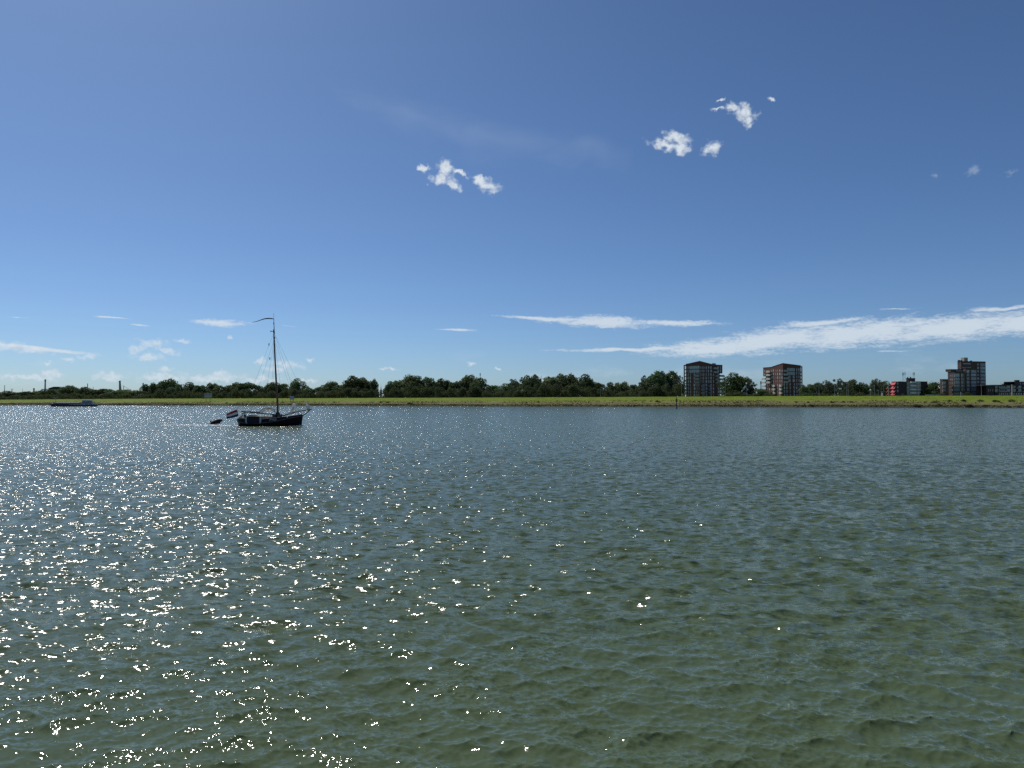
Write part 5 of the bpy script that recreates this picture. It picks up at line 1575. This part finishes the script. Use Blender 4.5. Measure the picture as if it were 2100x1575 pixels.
    mb = MB(); lumpy(mb, [(X(1868), -.1, Z(350)), (X(1858), -.1, Z(385)), (X(1832), -.1, Z(410))], [.14, .12, .05], 8, .3, 6); mb.build('jib_tail', SAILD, root, True)
    mb = MB(); lumpy(mb, [(X(1512), -.05, Z(432)), (X(1540), -.05, Z(400)), (X(1568), -.05, Z(350)), (X(1590), -.05, Z(305)), (X(1604), -.05, Z(262)), (X(1612), -.05, Z(238))], [.22, .24, .27, .29, .30, .20], 10, .16, 8); mb.build('furled_staysail', SAILB, root, True)
    mb = MB(); lumpy(mb, [(X(1600), -.1, Z(385)), (X(1640), -.1, Z(378)), (X(1690), -.1, Z(372))], [.10, .20, .12], 8, .3, 9); mb.build('sail_bundle', SAIL, root, True)
    mb = MB(); mb.tube([(X(1690), -.3, Z(470)), (X(1684), -.3, Z(375))], .045, 6); mb.build('bow_stanchion', STEEL, root)
    mb = MB(); mb.tube([(X(1535), -1.8, Z(490)), (X(1535), -1.8, Z(484)), (X(1535), -1.8, Z(474))], [.10, .15, .05], 9); mb.build('brass_lantern', BRASS, root, True)
    # wires
    tops = {'f': zl(925, 345), 's': zl(918, 390), 'a': zl(905, 330)}
    wires = [(tops['f'], (X(1915), -.1, Z(348)), 0), (tops['f'], (X(1745), 0, Z(455)), 0), (tops['s'], (X(1660), 0, Z(380)), 0), (tops['s'], (zl(1015, 1340)[0], -1.9, Z(490)), 1), (tops['s'], (zl(1010, 1340)[0], 1.9, Z(490)), 1),
             (tops['a'], (X(690), 0, Z(388)), 0), (tops['s'], (zl(640, 1320)[0], -1.2, Z(480)), 1), (tops['s'], (zl(815, 1345)[0], -1.9, Z(488)), 1), (tops['s'], (zl(832, 1345)[0], 1.9, Z(488)), 1), (tops['a'], (zl(920, 1300)[0], -.5, Z(440)), 0)]
    for (x, z_), e, _ in wires:
        mb = MB(); mb.tube([(x, 0, z_), e], .012, 5); mb.build('stay', DSTEEL, root)
    for (a, b) in ((884, 640), (872, 468)):
        x, z_ = zl(a, b); mb = MB(); mb.box((x - .06, -1.0, z_ - .22), (x + .06, -.9, z_ + .22)); mb.build('block', DKWOOD, root)
    # pennant flying from the masthead
    pn = [(905, 143), (880, 139), (840, 136), (800, 141), (760, 153), (720, 168), (680, 179), (640, 184)]
    wd = [.07, .10, .11, .10, .08, .06, .05, .03]
    mb = MB(); v = []
    for i, (a, b) in enumerate(pn):
        x, z_ = zl(a, b); y = .12 * math.sin(i * 1.1); v += [(x, y, z_ + wd[i]), (x, y, z_ - wd[i]), (x, y + .012, z_ - wd[i]), (x, y + .012, z_ + wd[i])]
    f = []
    for i in range(len(pn) - 1):
        for j in range(4): f.append((i * 4 + j, i * 4 + (j + 1) % 4, (i + 1) * 4 + (j + 1) % 4, (i + 1) * 4 + j))
    f += [(0, 3, 2, 1), tuple(len(v) - 4 + j for j in range(4))]
    mb.add(v, f); mb.build('pennant', mat('dark pennant cloth', (.07, .06, .065), .8), root, True)
    # ensign staff and tricolour
    s0, s1 = (X(612), Z(500)), (X(574), Z(326))
    mb = MB(); mb.tube([(s0[0], 0, s0[1]), (s1[0], 0, s1[1])], [.045, .03], 7); st = mb.build('flag_staff', STEEL, root)
    A, B, Cc, Dd = (X(577), Z(344)), (X(380), Z(424)), (X(394), Z(520)), (X(604), Z(470))
    cols = [('flag red', (.42, .035, .05)), ('flag white', (.62, .62, .63)), ('flag blue', (.045, .085, .19))]
    nx = 14
    for c, (nm, colr) in enumerate(cols):
        mb = MB(); v = []
        for i in range(nx + 1):
            t = i / nx
            for e in (c / 3, (c + 1) / 3):
                top = (A[0] + (B[0] - A[0]) * t, A[1] + (B[1] - A[1]) * t); bot = (Dd[0] + (Cc[0] - Dd[0]) * t, Dd[1] + (Cc[1] - Dd[1]) * t)
                x = top[0] + (bot[0] - top[0]) * e; z_ = top[1] + (bot[1] - top[1]) * e + .05 * math.sin(t * 7 + e * 2) * t
                y = .16 * math.sin(t * 8.5 + e * 1.6) * (.25 + t)
                v += [(x, y, z_), (x, y + .012, z_)]
        f = []
        for i in range(nx):
            a = i * 4; b = a + 4
            f += [(a, a + 2, b + 2, b), (a + 1, b + 1, b + 3, a + 3)]
        mb.add(v, f)
        m = leaf_mat(nm, colr, colr, 0, .35)
        mb.build('flag_stripe', m, st, True)
    # stern gear: boom gallows, steering wheel, bench, outboard bracket
    mb = MB()
    for sy in (-.7, .7): mb.tube([(X(690), sy, Z(505)), (X(684), sy * .5, Z(385))], .06, 7)
    mb.box((X(668), -.45, Z(388)), (X(700), .45, Z(374))); mb.build('boom_gallows', DKWOOD, root)
    cx, cz = X(712), Z(444)
    ring = [(cx + .05 * math.sin(a), math.cos(a) * .36 * .6, cz + math.sin(a) * .36) for a in np.linspace(0, 2 * math.pi, 17)]
    ring = [(cx + math.cos(a) * .30, -.2, cz + math.sin(a) * .37) for a in np.linspace(0, 2 * math.pi, 19)]
    mb = MB(); mb.tube(ring, .045, 6, cap=False); wh = mb.build('steering_wheel', VARN, root, True)
    for a in range(4):
        mb = MB(); c_, s_ = math.cos(a * math.pi / 4), math.sin(a * math.pi / 4)
        mb.tube([(cx - c_ * .34, -.2, cz - s_ * .42), (cx + c_ * .34, -.2, cz + s_ * .42)], .022, 5); mb.build('spoke', VARN, wh)
    mb = MB(); mb.tube([(cx, -.2, cz), (cx, .25, cz - .1)], .05, 7); mb.box((cx - .16, .1, Z(505)), (cx + .16, .4, cz)); mb.build('wheel_pedestal', DKWOOD, root)
    mb = MB(); lumpy(mb, [(X(625), -.3, Z(505)), (X(650), -.3, Z(488)), (X(678), -.3, Z(500)), (X(730), -.3, Z(508)), (X(790), -.3, Z(500))], [.10, .17, .13, .15, .10], 8, .35, 12); mb.build('cockpit_cushions', DECKM, root, True)
    mb = MB(); mb.tube([(X(636), .2, Z(520)), (X(632), .2, Z(470))], .05, 6); mb.box((X(622), .05, Z(478)), (X(652), .40, Z(462))); mb.build('stern_lamp', DSTEEL, root)
    for xx in (1124, 1180):
        mb = MB(); mb.tube([(X(xx), -1.5, Z(492)), (X(xx), -1.5, Z(420))], .025, 5); mb.build('stanchion', DSTEEL, root)
    mb = MB(); lumpy(mb, [(X(1100), -.9, Z(492)), (X(1150), -.9, Z(482)), (X(1210), -.9, Z(486)), (X(1245), -.9, Z(492))], [.08, .13, .12, .06], 8, .3, 15); mb.build('folded_sail', SAIL, root, True)
    me = text_mesh('PY66', .62, .25); me.materials.clear(); me.materials.append(mat('pale lettering', (.6, .62, .63), .6, .05))
    o = link('registration_number', me, root); o.location = (X(1287), -2.065, Z(527)); o.rotation_euler = (R(90) , R(-5), R(1.0))
    o['label'] = 'pale registration letters on the bulwark'


def build_dinghy():
    P = at(442.5, 869.6, 139.0)
    root = empty('rubber_dinghy', (P.x, P.y, .05), R(4), 'small red-brown rubber dinghy towed behind the sailing boat, bow lifted', 'dinghy')
    k = 139.0 / FPX / 30.0         # zoom crop scale
    X = lambda zx: (zx - 520) * k
    Z = lambda zy: (1040 - zy) * k
    # side tubes run from the low stern to the raised bow and join round it
    path = [(250, 985, -1), (330, 960, -1), (450, 905, -1), (580, 850, -1), (700, 800, -.9), (800, 800, -.55), (850, 825, 0), (800, 800, .55), (700, 800, .9), (580, 850, 1), (450, 905, 1), (330, 960, 1), (250, 985, 1)]
    pts = [(X(a), c * .62, Z(b)) for a, b, c in path]
    mb = MB(); mb.tube(pts, [.12, .19, .22, .24, .25, .25, .25, .25, .25, .24, .22, .19, .12], 12); mb.build('tube', RUBBER, root, True)
    mb = MB(); mb.add([(X(280), -.55, Z(1050)), (X(720), -.5, Z(1020)), (X(830), 0, Z(860)), (X(720), .5, Z(1020)), (X(280), .55, Z(1050)), (X(280), -.5, Z(985)), (X(700), -.55, Z(830)), (X(800), 0, Z(830)), (X(700), .55, Z(830)), (X(280), .5, Z(985))],
                      [(0, 4, 3, 2, 1), (0, 1, 6, 5), (1, 2, 7, 6), (2, 3, 8, 7), (3, 4, 9, 8), (5, 6, 7, 8, 9), (0, 5, 9, 4)]); mb.build('floor', RUBBER, root)
    mb = MB(); mb.box((X(268), -.5, Z(1045)), (X(290), .5, Z(950))); mb.build('transom', DKWOOD, root)
    mb = MB(); mb.box((X(160), -.13, Z(905)), (X(265), .13, Z(850))); mb.box((X(205), -.06, Z(1080)), (X(240), .06, Z(906))); mb.tube([(X(255), 0, Z(880)), (X(330), 0, Z(900))], .025, 6); mb.build('outboard_motor', DSTEEL, root)
    mb = MB(); mb.box((X(480), -.55, Z(905)), (X(520), .55, Z(890))); mb.build('thwart', DECKM, root)
    # tow line up to the boat's stern
    mb = MB(); a = Vector((X(850), 0, Z(830))); e = at(487.5, 858, 131.5) - P; e = Matrix.Rotation(-R(4), 3, 'Z') @ e; e.z -= .05
    m_ = (a + e) / 2; m_.z -= .25
    mb.tube([a, (a + m_) / 2 - Vector((0, 0, .05)), m_, (m_ + e) / 2 - Vector((0, 0, .04)), e], .025, 5); mb.build('tow_line', ROPE, root)


def build_barge():
    Yb = 465.0
    k = Yb / FPX / 19.09
    P = at(95 + 1080 / 19.09, 833.6, Yb)
    root = empty('cargo_barge', (P.x, P.y, 0), 0, 'low dark cargo barge with grey wheelhouse running along the far bank', 'barge')
    X = lambda zx: (zx - 1080) * k
    Z = lambda zy: (550 - zy) * k
    BH = mat('barge blue black', (.035, .042, .058), .5, .15, .6); BG = mat('barge grey', (.26, .28, .31), .5, .12, .6); CO = mat('coaming grey', (.085, .095, .11), .5, .12, .6)
    st = [(198, .25, 400), (225, 1.5, 405), (290, 2.3, 425), (400, 2.5, 455), (1200, 2.5, 490), (1600, 2.5, 496), (1850, 2.3, 495), (1950, 1.6, 492), (1985, .9, 490)]
    mb = MB(); v = []
    for x, b, zt in st:
        xl = X(x) * (.985 if abs(x - 1080) > 700 else 1)
        v += [(xl, -b * .8, -.6), (X(x), -b, Z(545)), (X(x), -b, Z(zt)), (X(x), b, Z(zt)), (X(x), b, Z(545)), (xl, b * .8, -.6)]
    f = []
    for i in range(len(st) - 1):
        for j in range(5): f.append((i * 6 + j, (i + 1) * 6 + j, (i + 1) * 6 + j + 1, i * 6 + j + 1))
    f += [(0, 1, 2, 3, 4, 5)[::-1], tuple(len(v) - 6 + j for j in range(6))]
    mb.add(v, f); mb.build('hull', BH, root)
    mb = MB(); mb.box((X(345), -2.1, Z(470)), (X(1330), 2.1, Z(408))); cm = mb.build('hatch_coaming', CO, root)
    nh = 12
    for i in range(nh):
        a, b = X(350 + 975 / nh * i), X(350 + 975 / nh * (i + 1))
        mb = MB(); mb.add([(a + .02, -2.15, Z(407)), (b - .02, -2.15, Z(407)), (b - .02, 0, Z(395)), (a + .02, 0, Z(395)), (b - .02, 2.15, Z(407)), (a + .02, 2.15, Z(407))], [(0, 1, 2, 3), (3, 2, 4, 5), (0, 3, 5), (1, 4, 2), (0, 5, 4, 1)]); mb.build('hatch_cover', CO, cm)
    mb = MB(); mb.box((X(1360), -2.2, Z(494)), (X(1830), 2.2, Z(430))); mb.build('deckhouse', BG, root)
    for xx in (1440, 1530, 1620, 1710):
        mb = MB(); mb.box((X(xx), -2.26, Z(475)), (X(xx + 55), -2.203, Z(448))); mb.build('window', GLASS, root)
    mb = MB(); mb.add([(X(1420), -1.7, Z(429)), (X(1760), -1.7, Z(429)), (X(1760), 1.7, Z(429)), (X(1420), 1.7, Z(429)), (X(1470), -1.6, Z(320)), (X(1730), -1.6, Z(320)), (X(1730), 1.6, Z(320)), (X(1470), 1.6, Z(320))],
                      [(3, 2, 1, 0), (4, 5, 6, 7), (0, 1, 5, 4), (1, 2, 6, 5), (2, 3, 7, 6), (3, 0, 4, 7)]); wh = mb.build('wheelhouse', BG, root)
    mb = MB(); mb.box((X(1440), -2.0, Z(319)), (X(1760), 2.0, Z(298))); mb.build('roof', WHITE, wh)
    for xx in (1480, 1560, 1640):
        mb = MB(); mb.box((X(xx), -1.78, Z(385)), (X(xx + 65), -1.68, Z(335))); mb.build('window', GLASS_B, wh)
    mb = MB(); mb.tube([(X(372), 0, Z(430)), (X(345), 0, Z(245)), (X(345), 0, Z(225))], .09, 7); mb.build('mast', STEEL, root)
    for sx in (-1, 1):
        mb = MB(); mb.tube([(X(345), 0, Z(232)), (X(345 + sx * 55), 0, Z(205)), (X(345 + sx * 72), 0, Z(180))], .10, 6); mb.build('light_bracket', LAMPHEAD, root)
    for xx, zt in ((1800, 360), (1860, 365), (1920, 362), (1950, 390)):
        mb = MB(); mb.tube([(X(xx), -1.5, Z(495)), (X(xx), -1.5, Z(zt))], .06, 6); mb.box((X(xx) - .25, -1.7, Z(zt)), (X(xx) + .3, -1.3, Z(zt - 14))); mb.build('deck_fitting', BG, root)
    mb = MB(); mb.box((X(1800), -1.9, Z(495)), (X(1960), 1.9, Z(452))); mb.build('stern_house', BG, root)
    mb = MB(); mb.tube([(X(1100), 0, Z(410)), (X(1110), 0, Z(345)), (X(1150), 0, Z(345))], .08, 6); mb.build('deck_crane', DSTEEL, root)
    return root


build_boat(); build_dinghy(); build_barge()


# ------------------------------------------------------------------ foam where hulls cut the water: one churned mass each
def foam(name, spots, label, seed):
    """flattened lumps of broken water"""
    r = random.Random(seed); mb = MB()
    for (x, y, z, rx, ry, rz) in spots:
        n = 7; vs = []; base = len(mb.v)
        for ring, (q, h) in enumerate(((1.0, 0.0), (.62, .75))):
            for i in range(n):
                a = 2 * math.pi * i / n + ring * .3; j = r.uniform(.7, 1.2)
                vs.append((x + math.cos(a) * rx * q * j, y + math.sin(a) * ry * q * j, z + rz * h * r.uniform(.7, 1.2)))
        vs.append((x, y, z + rz))
        fs = [(i, (i + 1) % n, (i + 1) % n + n, i + n) for i in range(n)] + [(i + n, (i + 1) % n + n, 2 * n) for i in range(n)]
        mb.add(vs, fs)
    o = mb.build(name, FOAM, None, True)
    return tag(o, label, 'foam', kind='stuff')


r_ = random.Random(17)
Pb = at(553.7, 873.1, 131.5)
sp = []
for i in range(46):      # bow wave
    t = r_.random(); sp.append((Pb.x + 5.9 - t * 3.2 + r_.uniform(-.2, .2), Pb.y - 1.1 - t * 1.3 + r_.uniform(-.25, .25), -.03, r_.uniform(.12, .4) * (1.1 - t * .6), r_.uniform(.1, .25), r_.uniform(.04, .22) * (1.1 - t)))
for i in range(30):
    t = r_.random(); sp.append((Pb.x + 6.1 + r_.uniform(-.3, .5), Pb.y + r_.uniform(-1, 1), -.03, r_.uniform(.1, .3), r_.uniform(.1, .2), r_.uniform(.05, .16)))
for i in range(120):     # wake streaming aft past the dinghy
    t = r_.random(); sp.append((Pb.x - 5.7 - t * 16, Pb.y + r_.uniform(-1.2, 2.2) * (1 + t) + t * 3.5, .0, r_.uniform(.1, .45), r_.uniform(.08, .2), r_.uniform(.03, .09)))
foam('wake_foam', sp, 'white broken water at the bow and in the wake of the sailing boat', 2)
Pg = at(95 + 1080 / 19.09, 833.6, 465.0); sp = []
for i in range(30): sp.append((Pg.x - 14.3 - r_.uniform(0, 3.2), Pg.y - 1.5 + r_.uniform(-1, 1), 0, r_.uniform(.3, .8), r_.uniform(.2, .5), r_.uniform(.1, .35)))
for i in range(150):
    t = r_.random(); sp.append((Pg.x + 14.8 + t * 34, Pg.y + r_.uniform(-1.5, 1.5) * (1 + t), 0, r_.uniform(.4, 1.2), r_.uniform(.2, .5), r_.uniform(.06, .22)))
foam('barge_foam', sp, 'white bow wave and wake of the cargo barge', 3)


# ------------------------------------------------------------------ river signs, beacon, gull
def river_sign(px0, py0, px1, py1, pyb, label, text=None, small=None):
    n = 6.0; pc = (px0 + px1) / 2
    while n < 50:
        X_, Y_ = px_to_xy(pc, n)
        if zat(pyb, Y_) <= ground_z(*sn_of(X_, Y_)): break
        n += .3
    z = ground_z(*sn_of(X_, Y_)); k = Y_ / FPX
    t = empty('river_sign', (X_, Y_, z - .2), R(-3), label, 'sign', 'river signs on the foreshore')
    w, h0, h1 = (px1 - px0) * k, zat(py1, Y_) - z + .2, zat(py0, Y_) - z + .2
    mb = MB(); mb.box((-w / 2, -.06, h0), (w / 2, .06, h1)); mb.build('panel', mat('grey white sign', (.42, .43, .45), .6, .08, .8), t)
    for sx in (-.36, -.22, .2, .36):
        mb = MB(); mb.tube([(sx * w, .22, 0), (sx * w, .22, h1 - .2)], .09, 7); mb.build('post', DSTEEL, t)
    mb = MB(); mb.box((-w / 2, .065, (h0 + h1) / 2), (w / 2, .14, (h0 + h1) / 2 + .12)); mb.build('rail', DSTEEL, t)
    dk = mat('dark sign lettering', (.03, .03, .045), .6, .05)
    if text:
        H = h1 - h0
        for ch, fx, fz, sc in text:
            me = text_mesh(ch, H * sc); me.materials.clear(); me.materials.append(dk)
            o = link('lettering', me, t); o.location = (fx * w, -.075, h0 + H * fz); o.rotation_euler = (R(90), 0, 0)
    return t


river_sign(419.2, 806.2, 434.6, 815.6, 824, 'large grey-white river sign with dark letters on posts, left of the boat',
           [('N', -.28, .65, .62), ('.', -.06, .62, .5), ('A', .16, .68, .5), ('I', .36, .66, .6), ('.', -.18, .3, .4), ('.', .12, .3, .4)])
river_sign(594, 812.2, 603, 819.5, 824.6, 'small plain grey-white river sign on posts, above the furled bow sail', [('v', 0, .6, .35)])


def build_beacon():
    P = at(1387.5, 838, 362); k = 362 / FPX
    GR = mat('green beacon paint', (.025, .085, .065), .5, .15, 1.5); GD = mat('dark green paint', (.012, .035, .028), .5, .15, 1.5)
    t = empty('channel_beacon', (P.x, P.y, 0), 0, 'green channel beacon post standing in the water near the bank', 'beacon')
    mb = MB(); mb.tube([(0, 0, -1), (0, 0, 1.0)], .42, 10); mb.build('pile', GD, t, True)
    mb = MB(); mb.tube([(0, 0, 1.0), (0, 0, 3.75)], [.30, .26], 10); mb.build('post', GR, t, True)
    mb = MB(); mb.tube([(0, 0, 3.7), (0, 0, 3.95)], [.62, .66], 10); mb.build('platform', GD, t)
    mb = MB()
    for a in range(8): mb.tube([(math.cos(a * .785) * .62, math.sin(a * .785) * .62, 3.95), (math.cos(a * .785) * .62, math.sin(a * .785) * .62, 4.75)], .03, 5)
    mb.tube([(math.cos(a * .393) * .62, math.sin(a * .393) * .62, 4.75) for a in range(17)], .035, 5, cap=False); mb.build('railing', GR, t)
    mb = MB(); mb.tube([(0, 0, 3.951), (0, 0, 5.0), (0, 0, 5.3)], [.38, .36, .15], 10); mb.build('daymark', GR, t)
    mb = MB(); mb.tube([(0, 0, 5.3), (0, 0, 5.65), (0, 0, 5.75)], [.17, .17, .05], 9); mb.build('lantern', DSTEEL, t)
    # gull taking off above it
    g = empty('gull', (P.x + .55, P.y, 6.15), 0, 'white gull just above the green channel beacon', 'gull')
    mb = MB()
    rings = [(-.30, .015, .02), (-.22, .05, .0), (-.08, .085, .0), (.06, .08, .01), (.14, .05, .04), (.19, .055, .07), (.25, .035, .075), (.31, .008, .06)]
    mb.tube([(x, 0, z) for x, r0, z in rings], [r0 for x, r0, z in rings], 8)
    for s in (-1, 1):
        mb.add([(.10, s * .04, .04), (-.10, s * .04, .03), (-.08, s * .35, .24), (-.16, s * .62, .20), (-.06, s * .60, .23), (.08, s * .33, .27), (.0, s * .3, .275)], [(0, 1, 2, 5), (5, 2, 3, 4), (5, 6, 2)])
    mb.build('body', WHITE, g, True)


build_beacon()



# ------------------------------------------------------------------ stones along the far waterline: one heaped mass
def build_riprap():
    r = random.Random(77); mb = MB()
    for i in range(900):
        s_ = r.uniform(-560, 420); n_ = r.uniform(-.6, 2.2)
        if math.sin(s_ * .05) + math.sin(s_ * .017 + 1) < -.5: continue
        x, y = xy_of(s_, n_); z = max(ground_z(s_, n_), -.15) - .05; q = r.uniform(.25, .75)
        M = Matrix.Translation((x, y, z)) @ Matrix.Rotation(r.uniform(0, 6), 4, 'Z') @ Matrix.Rotation(r.uniform(-.4, .4), 4, 'X')
        a = [r.uniform(.7, 1.1) * q for _ in range(6)]
        v = [(-a[0], -a[1], -.1), (a[2], -a[1] * .8, -.1), (a[2] * .9, a[3], -.1), (-a[0] * .9, a[3], -.1), (-a[4] * .6, -a[1] * .5, q * .6), (a[5] * .6, -a[1] * .6, q * .5), (a[5] * .5, a[3] * .6, q * .65), (-a[4] * .6, a[3] * .5, q * .55)]
        mb.add([M @ Vector(p) for p in v], [(3, 2, 1, 0), (4, 5, 6, 7), (0, 1, 5, 4), (1, 2, 6, 5), (2, 3, 7, 6), (3, 0, 4, 7)])
    o = mb.build('riprap', mat('wet basalt', (.085, .085, .08), .8, .3, .5))
    tag(o, 'dark stones lining the far waterline', 'stones', kind='stuff')


build_riprap()
